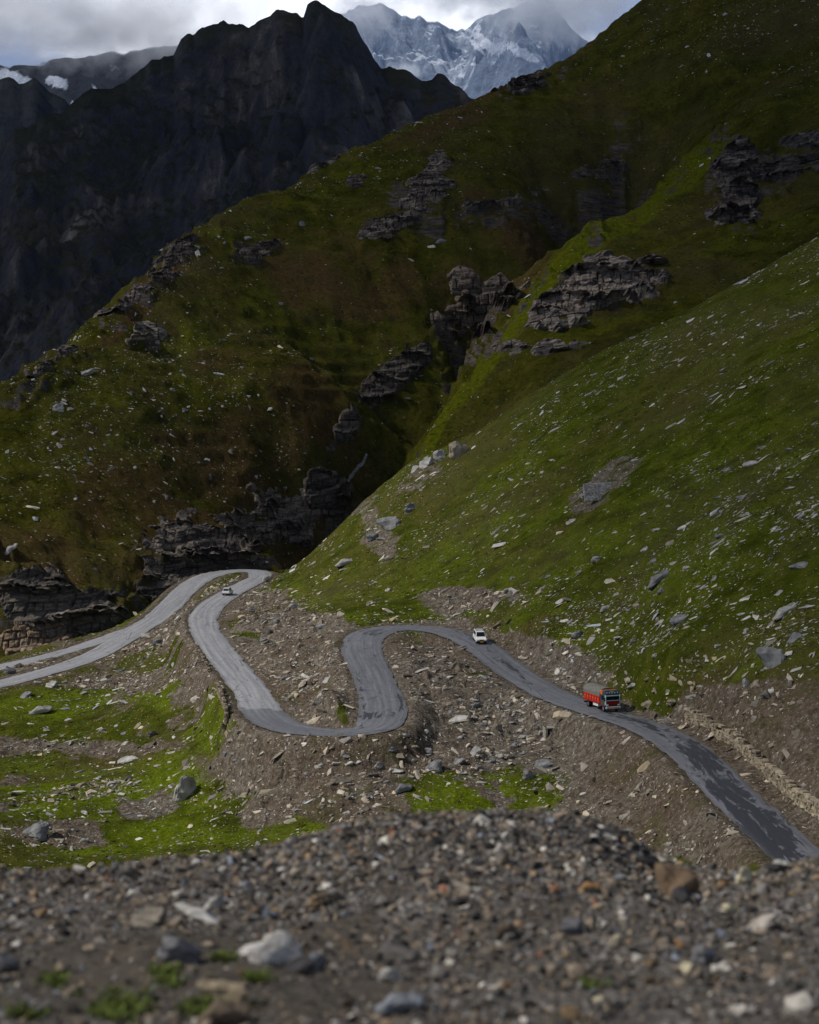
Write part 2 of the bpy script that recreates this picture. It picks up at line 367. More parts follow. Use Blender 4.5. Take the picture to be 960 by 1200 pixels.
# ------------------------------------------------------------------ materials
class M:
    def __init__(s, name):
        s.m = bpy.data.materials.new(name); s.m.use_nodes = True
        s.t = s.m.node_tree; s.N = s.t.nodes; s.L = s.t.links
        s.b = s.N['Principled BSDF']; s.b.inputs['Specular IOR Level'].default_value = 0.10
        s._pos = None
    def link(s, a, b): s.L.new(a, b)
    def pos(s, world=True):
        if s._pos is None:
            if world: s._pos = s.N.new('ShaderNodeNewGeometry').outputs['Position']
            else: s._pos = s.N.new('ShaderNodeTexCoord').outputs['Object']
        return s._pos
    def noise(s, scale, detail=4, rough=.55, vec=None, dist=0.0):
        n = s.N.new('ShaderNodeTexNoise'); n.inputs['Scale'].default_value = scale; n.inputs['Detail'].default_value = detail
        n.inputs['Roughness'].default_value = rough; n.inputs['Distortion'].default_value = dist
        s.link(vec if vec is not None else s.pos(), n.inputs['Vector']); return n.outputs['Fac']
    def voro(s, scale, vec=None, feature='F1', out='Distance'):
        n = s.N.new('ShaderNodeTexVoronoi'); n.feature = feature; n.inputs['Scale'].default_value = scale
        s.link(vec if vec is not None else s.pos(), n.inputs['Vector']); return n.outputs[out]
    def map(s, vec, scale=(1, 1, 1), rot=(0, 0, 0)):
        n = s.N.new('ShaderNodeMapping'); n.inputs['Scale'].default_value = scale; n.inputs['Rotation'].default_value = rot
        s.link(vec, n.inputs['Vector']); return n.outputs[0]
    def ramp(s, f, stops, interp='LINEAR'):
        n = s.N.new('ShaderNodeValToRGB'); cr = n.color_ramp; cr.interpolation = interp
        while len(cr.elements) < len(stops): cr.elements.new(0.5)
        for e, (p, c) in zip(cr.elements, stops):
            e.position = p; e.color = (*c, 1) if hasattr(c, '__len__') else (c, c, c, 1)
        s.link(f, n.inputs[0]); return n.outputs[0]
    def math(s, op, a, b=None, clamp=False):
        n = s.N.new('ShaderNodeMath'); n.operation = op; n.use_clamp = clamp
        for i, v in enumerate((a, b)):
            if v is None: continue
            if isinstance(v, (int, float)): n.inputs[i].default_value = v
            else: s.link(v, n.inputs[i])
        return n.outputs[0]
    def mix(s, f, a, b, mode='MIX'):
        n = s.N.new('ShaderNodeMix'); n.data_type = 'RGBA'; n.blend_type = mode
        for i, v in ((0, f), (6, a), (7, b)):
            if isinstance(v, (int, float)): n.inputs[i].default_value = v
            elif isinstance(v, tuple): n.inputs[i].default_value = (*v, 1)
            else: s.link(v, n.inputs[i])
        return n.outputs[2]
    def attr(s, name):
        n = s.N.new('ShaderNodeAttribute'); n.attribute_name = name; return n
    def sep(s, c):
        n = s.N.new('ShaderNodeSeparateColor'); s.link(c, n.inputs[0]); return n.outputs
    def bump(s, h, strength, dist, normal=None):
        n = s.N.new('ShaderNodeBump'); n.inputs['Strength'].default_value = strength; n.inputs['Distance'].default_value = dist
        s.link(h, n.inputs['Height'])
        if normal is not None: s.link(normal, n.inputs['Normal'])
        return n.outputs[0]
    def set(s, col=None, rough=None, normal=None, metal=None):
        if col is not None:
            if isinstance(col, tuple): s.b.inputs['Base Color'].default_value = (*col, 1)
            else: s.link(col, s.b.inputs['Base Color'])
        if rough is not None:
            if isinstance(rough, (int, float)): s.b.inputs['Roughness'].default_value = rough
            else: s.link(rough, s.b.inputs['Roughness'])
        if normal is not None: s.link(normal, s.b.inputs['Normal'])
        if metal is not None: s.b.inputs['Metallic'].default_value = metal
        return s.m

def soft(m, mask, noise, gain=.9):
    n = m.ramp(noise, [(.34, 0.0), (.66, 1.0)])
    return m.ramp(m.math('ADD', mask, m.math('MULTIPLY', m.math('SUBTRACT', n, .5), gain)), [(.12, 0.0), (.88, 1.0)])

def thresh(m, mask, noise, width=0.12, gain=1.0):
    """a patchy edge: mask 0..1 broken up by noise"""
    a = m.math('ADD', mask, m.math('MULTIPLY', m.math('SUBTRACT', noise, 0.5), gain))
    return m.ramp(a, [(0.5 - width, 0.0), (0.5 + width, 1.0)])

def rock_color(m, p, scale=1.0, tint=(1, 1, 1)):
    strat = m.noise(0.55 * scale, 6, .65, m.map(p, (0.35, 0.35, 2.6), (0.06, 0.12, 0)))
    big = m.noise(0.09 * scale, 5, .6, p)
    c = m.ramp(strat, [(0.30, (.045, .043, .045)), (0.5, (.14, .135, .13)), (0.62, (.21, .20, .19)), (0.78, (.10, .095, .09))])
    c2 = m.ramp(big, [(0.35, (.65, .62, .60)), (0.65, (1.15, 1.05, .95))])
    c = m.mix(1.0, c, c2, 'MULTIPLY')
    c = m.mix(1.0, c, (1.0, .985, .95), 'MULTIPLY')
    if tint != (1, 1, 1): c = m.mix(1.0, c, tint, 'MULTIPLY')
    return c, strat

def mat_ground():
    m = M('ground_earth_and_grass'); p = m.pos()
    r, g, b = m.sep(m.attr('mask').outputs['Color'])[:3]
    n1 = m.noise(0.035, 6, .6); n2 = m.noise(0.22, 6, .65); n3 = m.noise(1.1, 6, .7); n4 = m.noise(5.0, 5, .7)
    grass = m.ramp(n2, [(0.30, (.032, .038, .004)), (0.5, (.064, .080, .007)), (0.70, (.110, .116, .013))])
    grass = m.mix(m.math('MULTIPLY', m.ramp(n1, [(.42, 0.0), (.62, 1.0)]), .55), grass, (.10, .088, .034))
    fresh = m.ramp(n3, [(0.30, (.048, .068, .004)), (0.52, (.115, .155, .008)), (0.72, (.190, .215, .022))])
    grass = m.mix(soft(m, g, n2, .55), grass, fresh)
    grass = m.mix(m.math('MULTIPLY', soft(m, b, n2, .8), .55), grass, m.ramp(n3, [(.3, (.060, .040, .018)), (.7, (.125, .090, .040))]))
    # small grey pebbles and bare spots all over the grass
    vor = m.voro(1.6); peb = m.ramp(m.math('ADD', vor, m.math('MULTIPLY', n2, .35)), [(.26, 1.0), (.33, 0.0)])
    grass = m.mix(m.math('MULTIPLY', peb, .28), grass, (.22, .21, .19))
    dirt = m.ramp(n3, [(0.30, (.058, .046, .034)), (0.45, (.125, .104, .080)), (0.58, (.205, .178, .142)), (0.72, (.33, .295, .245))])
    dirt = m.mix(m.math('MULTIPLY', m.ramp(n1, [(.4, 0.0), (.6, 1.0)]), .6), dirt, m.ramp(n3, [(.3, (.070, .042, .026)), (.7, (.170, .112, .072))]))
    v2 = m.voro(2.2, out='Color'); stone = m.ramp(m.sep(v2)[0], [(.0, (.08, .072, .062)), (.6, (.20, .18, .155)), (.9, (.42, .39, .34))])
    vd = m.voro(2.2)
    dirt = m.mix(m.math('MULTIPLY', m.ramp(m.math('ADD', vd, m.math('MULTIPLY', n2, .4)), [(.42, 1.0), (.52, 0.0)]), .65), dirt, stone)
    dirt = m.mix(m.math('MULTIPLY', m.ramp(m.math('MULTIPLY', n2, n1), [(.27, 0.0), (.36, 1.0)]), .55), dirt, (.075, .080, .028))
    col = m.mix(thresh(m, r, n2, .10, 1.5), grass, dirt)
    tuft = m.voro(1.3, m.map(p, (1, 1, 1), (.3, .2, .5)))
    col = m.mix(m.math('MULTIPLY', m.ramp(n4, [(.38, 1.0), (.54, 0.0)]), .55), col, m.mix(1.0, col, (.38, .38, .40), 'MULTIPLY'))
    col = m.mix(m.math('MULTIPLY', m.ramp(m.math('ADD', tuft, m.math('MULTIPLY', n3, .5)), [(.48, 1.0), (.62, 0.0)]), .35), col, m.mix(1.0, col, (.5, .46, .42), 'MULTIPLY'))
    h = m.math('ADD', m.math('MULTIPLY', n3, 1.3), m.math('MULTIPLY', n4, .6))
    nb = m.bump(h, .9, .45)
    m.b.inputs['Specular IOR Level'].default_value = 0
    return m.set(col, .95, m.bump(vd, .35, .25, nb))

def mat_hill():
    m = M('hillside_grass_and_rock'); p = m.pos()
    r, g, b = m.sep(m.attr('mask').outputs['Color'])[:3]
    n1 = m.noise(0.018, 6, .6); n2 = m.noise(0.10, 7, .68); n3 = m.noise(0.6, 6, .72); n4 = m.noise(1.9, 5, .7)
    grass = m.ramp(n2, [(0.32, (.026, .027, .003)), (0.5, (.062, .062, .007)), (0.68, (.112, .100, .013))])
    grass = m.mix(m.math('MULTIPLY', m.ramp(n1, [(.45, 0.0), (.62, 1.0)]), .6), grass, (.085, .066, .028))
    grass = m.mix(m.math('MULTIPLY', soft(m, g, n2, .6), .95), grass, m.ramp(n3, [(.3, (.055, .070, .003)), (.7, (.150, .165, .008))]))
    grass = m.mix(m.math('MULTIPLY', soft(m, b, n2, .8), .75), grass, m.ramp(n3, [(.3, (.050, .030, .013)), (.7, (.125, .074, .032))]))
    vor = m.voro(.55); peb = m.ramp(m.math('ADD', vor, m.math('MULTIPLY', n2, .45)), [(.30, 1.0), (.37, 0.0)])
    grass = m.mix(m.math('MULTIPLY', peb, .22), grass, (.20, .19, .165))
    tuft = m.voro(.42, m.map(p, (1, 1, 1.6), (.3, .2, .5)))
    grass = m.mix(m.math('MULTIPLY', m.ramp(m.math('ADD', tuft, m.math('MULTIPLY', n3, .6)), [(.50, 1.0), (.66, 0.0)]), .5), grass, m.mix(1.0, grass, (.42, .38, .36), 'MULTIPLY'))
    grass = m.mix(m.math('MULTIPLY', m.ramp(n4, [(.38, 1.0), (.54, 0.0)]), .5), grass, m.mix(1.0, grass, (.42, .42, .42), 'MULTIPLY'))
    rc, st = rock_color(m, p, 1.0)
    nrm = m.N.new('ShaderNodeNewGeometry'); sx = m.N.new('ShaderNodeSeparateXYZ'); m.link(nrm.outputs['Normal'], sx.inputs[0])
    steep = m.ramp(sx.outputs['Z'], [(.56, 1.0), (.80, 0.0)])
    rk = m.math('MULTIPLY', r, m.math('ADD', m.math('MULTIPLY', steep, .75), .32))
    f = thresh(m, rk, n3, .12, .75)
    rc = m.mix(1.0, rc, (.72, .70, .68), 'MULTIPLY')
    rc = m.mix(m.math('MULTIPLY', m.ramp(n3, [(.3, 1.0), (.5, 0.0)]), .7), rc, (.024, .023, .022))
    col = m.mix(f, grass, rc)
    h = m.math('ADD', m.math('MULTIPLY', n3, 1.5), m.math('MULTIPLY', n4, .7))
    h = m.math('ADD', h, m.math('MULTIPLY', m.math('MULTIPLY', st, r), 1.4))
    m.b.inputs['Specular IOR Level'].default_value = 0
    return m.set(col, .96, m.bump(h, .9, .9))

def mat_farrock(name, cols, tint, snow=0.0, s=1.0):
    m = M(name); p = m.pos()
    n1 = m.noise(.0012 * s, 8, .68); n2 = m.noise(.008 * s, 8, .72)
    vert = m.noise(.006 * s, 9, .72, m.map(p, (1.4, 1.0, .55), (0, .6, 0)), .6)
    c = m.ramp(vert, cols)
    nrm = m.N.new('ShaderNodeNewGeometry'); sx = m.N.new('ShaderNodeSeparateXYZ'); m.link(nrm.outputs['Normal'], sx.inputs[0])
    if snow:
        a = m.math('ADD', m.math('MULTIPLY', sx.outputs['Z'], .9), m.math('MULTIPLY', m.math('SUBTRACT', n2, .5), .9))
        sn = m.ramp(a, [(snow, 0.0), (snow + .13, 1.0)])
        streak = m.ramp(vert, [(.50, 0.0), (.62, .75)])
        if snow < .8: sn = m.math('MAXIMUM', sn, streak)
        ms = m.sep(m.attr('mask').outputs['Color'])[0]; n5 = m.noise(.022 * s, 8, .75)
        sn = m.math('MAXIMUM', sn, thresh(m, ms, m.ramp(n5, [(.35, 0.0), (.65, 1.0)]), .16, .8))
        c = m.mix(sn, c, (.68, .75, .88))  # snow tinted blue for haze and sky shade
    else:
        veg = m.ramp(m.math('ADD', m.math('MULTIPLY', sx.outputs['Z'], .7), m.math('MULTIPLY', n1, .6)), [(.66, 0.0), (.84, 1.0)])
        c = m.mix(veg, c, tint)
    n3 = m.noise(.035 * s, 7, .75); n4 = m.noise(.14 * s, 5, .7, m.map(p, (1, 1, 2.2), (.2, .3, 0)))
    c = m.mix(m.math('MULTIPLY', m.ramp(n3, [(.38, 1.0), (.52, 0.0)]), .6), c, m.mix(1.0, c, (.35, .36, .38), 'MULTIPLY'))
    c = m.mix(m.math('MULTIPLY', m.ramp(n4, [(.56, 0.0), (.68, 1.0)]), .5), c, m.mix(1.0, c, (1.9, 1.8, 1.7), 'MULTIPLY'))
    return m.set(c, .95, m.bump(m.math('ADD', n2, m.math('MULTIPLY', n3, .5)), 1.0, 30 / s))

def mat_stone(name, stops, scale=2.2, usecol=False, rough=.85, dist=.08, obj=True):
    m = M(name); p = m.pos(not obj)
    n = m.noise(scale, 5, .65); n2 = m.noise(scale * 5, 4, .7)
    c = m.ramp(n, stops)
    if usecol:
        c = m.mix(1.0, m.attr('tone').outputs['Color'], m.ramp(n, [(.3, (.72, .70, .68)), (.7, (1.18, 1.16, 1.12))]), 'MULTIPLY')
    c = m.mix(m.math('MULTIPLY', m.ramp(n2, [(.35, 1.0), (.5, 0.0)]), .5), c, m.mix(1.0, c, (.45, .43, .40), 'MULTIPLY'))
    return m.set(c, rough, m.bump(m.math('ADD', n, m.math('MULTIPLY', n2, .4)), .8, dist))

def mat_road():
    m = M('worn_asphalt'); p = m.pos()
    at = m.attr('lane'); o = m.sep(at.outputs['Color'])      # r = across 0..1, g = how dusty, b = how much fresh tar
    n1 = m.noise(.22, 6, .65); n2 = m.noise(1.2, 6, .65); n3 = m.noise(9.0, 4, .7)
    fn = m.attr('flow').outputs['Color']
    nf = m.noise(1.0, 6, .66, m.map(fn, (.10, .75, 0)), .4)
    nf2 = m.noise(1.0, 5, .6, m.map(fn, (.03, 1.6, 0)))
    base = m.ramp(n2, [(.25, (.088, .092, .104)), (.5, (.116, .121, .136)), (.8, (.155, .160, .176))])
    dusty = m.ramp(n2, [(.25, (.185, .190, .205)), (.6, (.255, .258, .270)), (.85, (.31, .308, .305))])
    col = m.mix(thresh(m, o[1], nf, .25, .8), base, dusty)
    wheel = m.math('MULTIPLY', m.ramp(nf2, [(.45, 0.0), (.58, 1.0)]), .75)
    col = m.mix(wheel, col, m.mix(1.0, col, (1.42, 1.40, 1.36), 'MULTIPLY'))
    nf4 = m.noise(1.0, 6, .65, m.map(fn, (.06, 1.1, 4)), .3)
    col = m.mix(m.math('MULTIPLY', m.ramp(nf4, [(.52, 0.0), (.62, 1.0)]), .6), col, m.mix(1.0, col, (.62, .62, .65), 'MULTIPLY'))
    nfr = m.noise(1.0, 7, .72, m.map(fn, (.22, .9, 0)), .8)
    tar = thresh(m, o[2], m.ramp(m.math('ADD', m.math('MULTIPLY', nfr, .7), m.math('MULTIPLY', nf2, .3)), [(.36, 0.0), (.62, 1.0)]), .07, 1.1)
    col = m.mix(m.math('MULTIPLY', tar, .93), col, m.ramp(n3, [(.3, (.012, .013, .018)), (.7, (.028, .029, .038))]))
    crack = m.ramp(m.voro(.45, m.map(fn, (.35, 1, 0)), 'DISTANCE_TO_EDGE'), [(0.0, 1.0), (.018, 0.0)])
    col = m.mix(m.math('MULTIPLY', crack, m.math('MULTIPLY', m.ramp(n1, [(.48, 0.0), (.55, 1.0)]), .8)), col, (.03, .03, .036))
    # worn, dirt covered edges
    e = m.math('ABSOLUTE', m.math('SUBTRACT', o[0], .5))
    ed = m.ramp(m.math('ADD', e, m.math('MULTIPLY', m.math('SUBTRACT', n2, .5), .22)), [(.42, 0.0), (.50, 1.0)])
    col = m.mix(m.math('MULTIPLY', ed, .55), col, m.ramp(n3, [(.3, (.05, .047, .042)), (.7, (.13, .115, .095))]))
    m.b.inputs['Specular IOR Level'].default_value = .35
    rg = m.mix(tar, m.ramp(n2, [(.3, .62), (.7, .8)]), (.42, .42, .42))
    return m.set(col, rg, m.bump(m.math('ADD', n3, n2), .25, .05))

MG, MH = mat_ground(), mat_hill()
M_ROAD = mat_road()
M_PALE = mat_stone('pale_stone', [(.3, (.17, .165, .155)), (.5, (.34, .33, .31)), (.75, (.52, .50, .46))], 1.2)
M_GREY = mat_stone('grey_stone', [(.3, (.10, .10, .105)), (.5, (.19, .19, .195)), (.75, (.30, .30, .295))], 1.2)
M_TAN = mat_stone('tan_stone', [(.3, (.14, .115, .085)), (.5, (.27, .23, .175)), (.75, (.42, .37, .29))], 1.0)
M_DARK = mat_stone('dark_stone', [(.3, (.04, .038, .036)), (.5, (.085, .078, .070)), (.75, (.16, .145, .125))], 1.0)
M_SCAT = mat_stone('scattered_stone', [(.3, .2), (.7, .4)], 1.4, usecol=True, obj=False)
M_GRAV = mat_stone('gravel_stone', [(.3, .2), (.7, .4)], 30, usecol=True, obj=False, dist=.003, rough=.8)

def mat_cliff():
    m = M('layered_cliff_rock'); p = m.pos()
    c, st = rock_color(m, p, 1.1)
    t = m.attr('tone').outputs['Color']
    c = m.mix(1.0, c, t, 'MULTIPLY')
    n3 = m.noise(1.6, 5, .7)
    c = m.mix(m.math('MULTIPLY', m.ramp(n3, [(.35, 1.0), (.5, 0.0)]), .45), c, (.04, .039, .036))
    return m.set(c, .9, m.bump(m.math('ADD', st, n3), 1.0, .8))
M_CLIFF = mat_cliff()

# ------------------------------------------------------------------ ground and hillside
one = np.ones_like(mD)
add('ground', grid_mesh('ground', nx, ny, nz, MG, {'mask': np.stack([mD, mG, mB, one], -1)}), kind='structure')
add('hillside', grid_mesh('hillside', fx, fy, fz, MH, {'mask': np.stack([np.clip(rr * (.66 + .50 * fbm(fx, fy, 11, 4, 57)), 0, 1), mFg, mFb, np.ones_like(rr)], -1)}), kind='structure')

# ------------------------------------------------------------------ road strips
def road_mesh(name, line, kind, lift=0.05, nacross=11):
    d = np.gradient(line[:, :2], axis=0); d /= np.linalg.norm(d, axis=1, keepdims=True)
    nrm = np.stack([-d[:, 1], d[:, 0]], 1)
    L = np.concatenate([[0], np.cumsum(np.linalg.norm(np.diff(line[:, :2], axis=0), axis=1))])
    t = np.linspace(-1, 1, nacross)
    jl = 0.30 * vnoise(L / 2.6, L * 0 + .5, 91) + .22 * vnoise(L / .9, L * 0 + .5, 92)
    jr = 0.30 * vnoise(L / 2.6, L * 0 + .5, 93) + .22 * vnoise(L / .9, L * 0 + .5, 94)
    w = line[:, 3][:, None] * np.abs(t)[None] + np.where(t < 0, jl[:, None], jr[:, None]) * (np.abs(t) > .95)
    off = np.sign(t)[None] * w
    X = line[:, 0][:, None] + nrm[:, 0][:, None] * off; Y = line[:, 1][:, None] + nrm[:, 1][:, None] * off
    Z = line[:, 2][:, None] + lift * (1 - t[None] ** 2) + 0 * off + 0.02 - (np.abs(t)[None] > .95) * 0.09
    px, py = proj(X, Y, Z)
    if kind == 'main':
        dust = np.clip(1 - smooth(300, 430, px), 0, 1) * 0.8
        dust = np.where((py > 829 + 5 * vnoise(X / 1.5, Y / 1.5, 5) + np.abs(t)[None] * 4) & (px > 270), dust * .35, dust)
        tar = union(px, py, [(880, 962, 80, 20, -50, .7), (905, 985, 50, 26, -50, .6), (825, 890, 40, 14, -38, .8)]) * 1.06
        tar = np.maximum(tar, .62 * union(px, py, [(745, 845, 60, 6, -22, .6), (590, 775, 40, 3, -40, .6), (612, 793, 25, 3, -40, .5), (556, 750, 26, 3, -30, .5), (440, 741, 20, 4, 0, .6), (470, 822, 4, 26, 0, .6), (424, 820, 4, 36, 0, .5), (446, 838, 40, 5, 0, .6), (401, 752, 5, 10)]))
        tar = tar * .72
    else:
        dust = np.full_like(px, .9); tar = px * 0
    lane = np.stack([np.broadcast_to((t[None] + 1) / 2, px.shape), dust, tar, px * 0 + 1], -1)
    flow = np.stack([np.broadcast_to(L[:, None], px.shape), off, px * 0, px * 0 + 1], -1)
    return grid_mesh(name, X, Y, Z, M_ROAD, {'lane': lane, 'flow': flow})
add('road', road_mesh('road', ROAD, 'main'), kind='structure')
add('track', road_mesh('track', TRK, 'track', .02, 7), kind='structure')

# ------------------------------------------------------------------ dark mountain and snow peaks
def mountain(name, sil, Y0, Yf, zfoot, mat, scale, amp_, n_s, n_v, seed, back=0.35, rough=.5, smin=-.6, smax=.7, snow=None):
    sx = np.array([ray(a, b)[0] for a, b in sil]); kz = np.array([ray(a, b)[1] for a, b in sil])
    S = np.linspace(smin, smax, n_s)
    K = np.interp(S, sx, kz)
    v = np.concatenate([np.linspace(-back, 0, 24)[:-1], np.linspace(0, 1, n_v)])
    Yc = Y0 * (1 + 0.06 * vnoise(S * 9, S * 0, seed))
    VV, SS = np.meshgrid(v, S, indexing='ij')
    Yv = Yc[None] + np.where(VV > 0, (Yf - Yc[None]) * VV, -VV * (Y0 - Yf))
    X = SS * Yv
    crest = K[None] * Yc[None]
    prof = np.where(VV > 0, VV ** 0.86, -VV * 1.15)
    jag = (fbm(S * 60, S * 0, 1.0, 5, seed + 9, .55) * .0030 * rough * 2)[None]
    K = K[None] + jag; crest = K * Yc[None]
    z = crest + (zfoot - crest) * prof
    wx_ = X + fbm(X, Yv, scale * 1.6, 3, seed + 2) * scale * .45; wy_ = Yv + fbm(X, Yv, scale * 1.6, 3, seed + 3) * scale * .45
    a = smooth(0, .16, VV)
    z = z + (ridged(wx_ + wy_ * .35, wy_ * .62 - wx_ * .12, scale, 8, seed, .50) - 1.0) * amp_ * a * (1 - .35 * np.clip(VV, 0, 1))
    z = z + fbm(X, Yv, scale * .10, 5, seed + 5, .6) * amp_ * .13 * smooth(0, .05, np.abs(VV))
    z = np.where(VV > 0, np.minimum(z, K * Yv - (1 - smooth(0, .03, VV)) * 0), np.minimum(z, crest))
    qx, qy = proj(X, Yv, z); d = fbm(X, Yv, Y0 * .012, 5, seed + 40, .65)
    sn = (union(qx + d * 5, qy + d * 3, snow) if snow else 0 * X) * (VV > 0)
    return add(name, grid_mesh(name, X, Yv, z, mat, {'mask': np.stack([sn, sn, sn, sn * 0 + 1], -1)}), kind='structure')
M_DM = mat_farrock('dark_mountain_rock', [(.32, (.026, .031, .044)), (.5, (.056, .056, .066)), (.57, (.10, .090, .088)), (.66, (.24, .22, .21))], (.042, .042, .022))  # bluish tint puts distance haze into the rock colour
SIL_D = [(-900, 120), (-300, 200), (-80, 230), (0, 176), (18, 152), (50, 139), (70, 140), (84, 126), (100, 112), (130, 100), (150, 86), (175, 68), (192, 61), (204, 66), (212, 50), (222, 38), (236, 26), (247, 21), (255, 25), (262, 19), (272, 28), (292, 36), (302, 26), (320, 23), (345, 19),
         (356, 19), (360, 8), (370, 0), (380, 6), (392, 14), (406, 22), (418, 34), (432, 52), (446, 72), (456, 70), (466, 80), (486, 86), (500, 92), (514, 90), (528, 97), (540, 100), (556, 112), (620, 150), (760, 260), (1200, 330)]
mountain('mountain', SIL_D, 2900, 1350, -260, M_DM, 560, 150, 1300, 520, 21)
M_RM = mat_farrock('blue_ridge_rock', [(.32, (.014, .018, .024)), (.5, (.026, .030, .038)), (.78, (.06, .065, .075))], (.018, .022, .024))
mountain('mountain_ridge', [(-700, 90), (-60, 120), (-20, 104), (0, 98), (12, 96), (22, 104), (40, 98), (50, 104), (62, 112), (80, 120), (100, 140), (160, 180), (700, 300)], 4600, 3300, -200, M_RM, 900, 200, 500, 160, 31)
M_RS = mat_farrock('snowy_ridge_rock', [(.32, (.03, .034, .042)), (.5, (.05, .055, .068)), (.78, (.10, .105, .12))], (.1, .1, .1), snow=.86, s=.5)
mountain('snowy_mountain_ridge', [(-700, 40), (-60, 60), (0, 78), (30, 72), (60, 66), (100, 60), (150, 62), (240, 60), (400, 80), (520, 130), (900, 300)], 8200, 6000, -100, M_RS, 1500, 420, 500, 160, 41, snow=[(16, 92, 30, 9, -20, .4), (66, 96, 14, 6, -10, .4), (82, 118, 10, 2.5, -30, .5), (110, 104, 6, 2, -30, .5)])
M_SN = mat_farrock('snow_peak_rock', [(.3, (.14, .18, .26)), (.5, (.20, .25, .34)), (.7, (.28, .33, .42))], (1, 1, 1), snow=.64, s=.17)  # rock paled and blued, with haze and shade in its colour
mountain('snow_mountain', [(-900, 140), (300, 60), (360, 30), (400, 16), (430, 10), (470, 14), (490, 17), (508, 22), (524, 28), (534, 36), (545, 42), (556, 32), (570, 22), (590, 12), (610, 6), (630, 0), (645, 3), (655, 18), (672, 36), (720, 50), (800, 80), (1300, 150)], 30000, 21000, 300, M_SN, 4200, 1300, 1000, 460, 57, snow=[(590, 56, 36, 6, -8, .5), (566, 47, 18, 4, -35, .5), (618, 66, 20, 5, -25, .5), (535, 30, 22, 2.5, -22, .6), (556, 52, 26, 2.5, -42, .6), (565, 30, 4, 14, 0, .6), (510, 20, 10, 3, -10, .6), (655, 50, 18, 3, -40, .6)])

# ------------------------------------------------------------------ stones
def stone_proto(seed, sx=1, sy=.62, sz=.34, n=14, sub=0):
    r = random.Random(seed)
    bm = bmesh.new()
    for _ in range(n):
        a, b = r.uniform(0, 6.283), r.uniform(-1, 1)
        q = (1 - b * b) ** .5
        x, y, z = q * math.cos(a), q * math.sin(a), b
        k = .5 / max(abs(x), abs(y), abs(z)) * (r.uniform(.72, 1)) if r.random() < .6 else .5
        bm.verts.new((x * k * sx, y * k * sy, z * k * sz))
    res = bmesh.ops.convex_hull(bm, input=bm.verts)
    bmesh.ops.delete(bm, geom=[v for v in bm.verts if not v.link_faces], context='VERTS')
    bmesh.ops.triangulate(bm, faces=bm.faces)
    if sub:
        bmesh.ops.bevel(bm, geom=list(bm.edges), offset=.035, segments=1, affect='EDGES')
        bmesh.ops.triangulate(bm, faces=bm.faces)
        bmesh.ops.subdivide_edges(bm, edges=list(bm.edges), cuts=sub, use_grid_fill=True)
        for v in bm.verts:
            c = v.co
            v.co = c + c.normalized() * (.035 * math.sin(c.x * 11 + seed) * math.cos(c.y * 13 + seed * 2) + .03 * math.sin(c.z * 26 + c.x * 5 + seed)) + Vector((r.uniform(-.008, .008),) * 3)
    bm.verts.ensure_lookup_table(); bm.normal_update()
    V = np.array([v.co[:] for v in bm.verts]); T = np.array([[v.index for v in f.verts] for f in bm.faces if len(f.verts) == 3])
    bm.verts.index_update()
    T = np.array([[v.index for v in f.verts] for f in bm.faces])
    bm.free()
    return V, T
PROTO = [stone_proto(100 + i, 1, .45 + .25 * (i % 3) / 2, .16 + .16 * ((i * 7) % 5) / 4, 9 + i % 4) for i in range(14)]
CHUNK = [stone_proto(300 + i, 1, .72, .55, 9 + i % 4) for i in range(10)]
BIG = [stone_proto(500 + i, 1, .62, .30 + .05 * (i % 4), 12, 2) for i in range(6)] + [stone_proto(540 + i, 1, .78, .72, 13, 2) for i in range(6)]

def basis(nrm, yaw):
    """frames with z along nrm, x near world x turned by yaw: array n x 3 x 3 (columns x, y, z)"""
    a = np.stack([np.cos(yaw), np.sin(yaw), 0 * yaw], -1)
    y = np.cross(nrm, a); y /= np.linalg.norm(y, axis=-1, keepdims=True)
    x = np.cross(y, nrm)
    return np.stack([x, y, nrm], -1)
def rocks_mesh(name, pos, size, frames, tone, protos, mat, pid=None):
    Vs, Ts, Cs = [], [], []; off = 0
    pid = rng.integers(0, len(protos), len(pos)) if pid is None else pid
    for k, (V, T) in enumerate(protos):
        idx = np.nonzero(pid == k)[0]
        if not len(idx): continue
        loc = V[None] * size[idx][:, None, :]
        w = np.einsum('nij,nvj->nvi', frames[idx], loc) + pos[idx][:, None, :]
        Vs.append(w.reshape(-1, 3))
        Ts.append((T[None] + (np.arange(len(idx)) * len(V))[:, None, None] + off).reshape(-1, 3))
        c = np.concatenate([tone[idx], np.ones((len(idx), 1))], 1)
        Cs.append(np.repeat(c, len(V), 0)); off += len(idx) * len(V)
    return raw_mesh(name, np.concatenate(Vs), np.concatenate(Ts), mat, False, {'tone': np.concatenate(Cs)})

def tones(n, kind):
    v = rng.random(n)[:, None]
    if kind == 'pale': base = np.array([[.47, .46, .435]]) * (.36 + .95 * v ** 1.3)
    elif kind == 'dim': base = np.array([[.52, .50, .46]]) * (.28 + 1.0 * v ** 1.6)
    else: base = np.array([[.40, .36, .30]]) * (.28 + 1.1 * v ** 1.4)
    warm = rng.normal(0, .06, (n, 1))
    return np.clip(base * (1 + np.concatenate([warm, warm * .3, -warm], 1)), .03, .7)

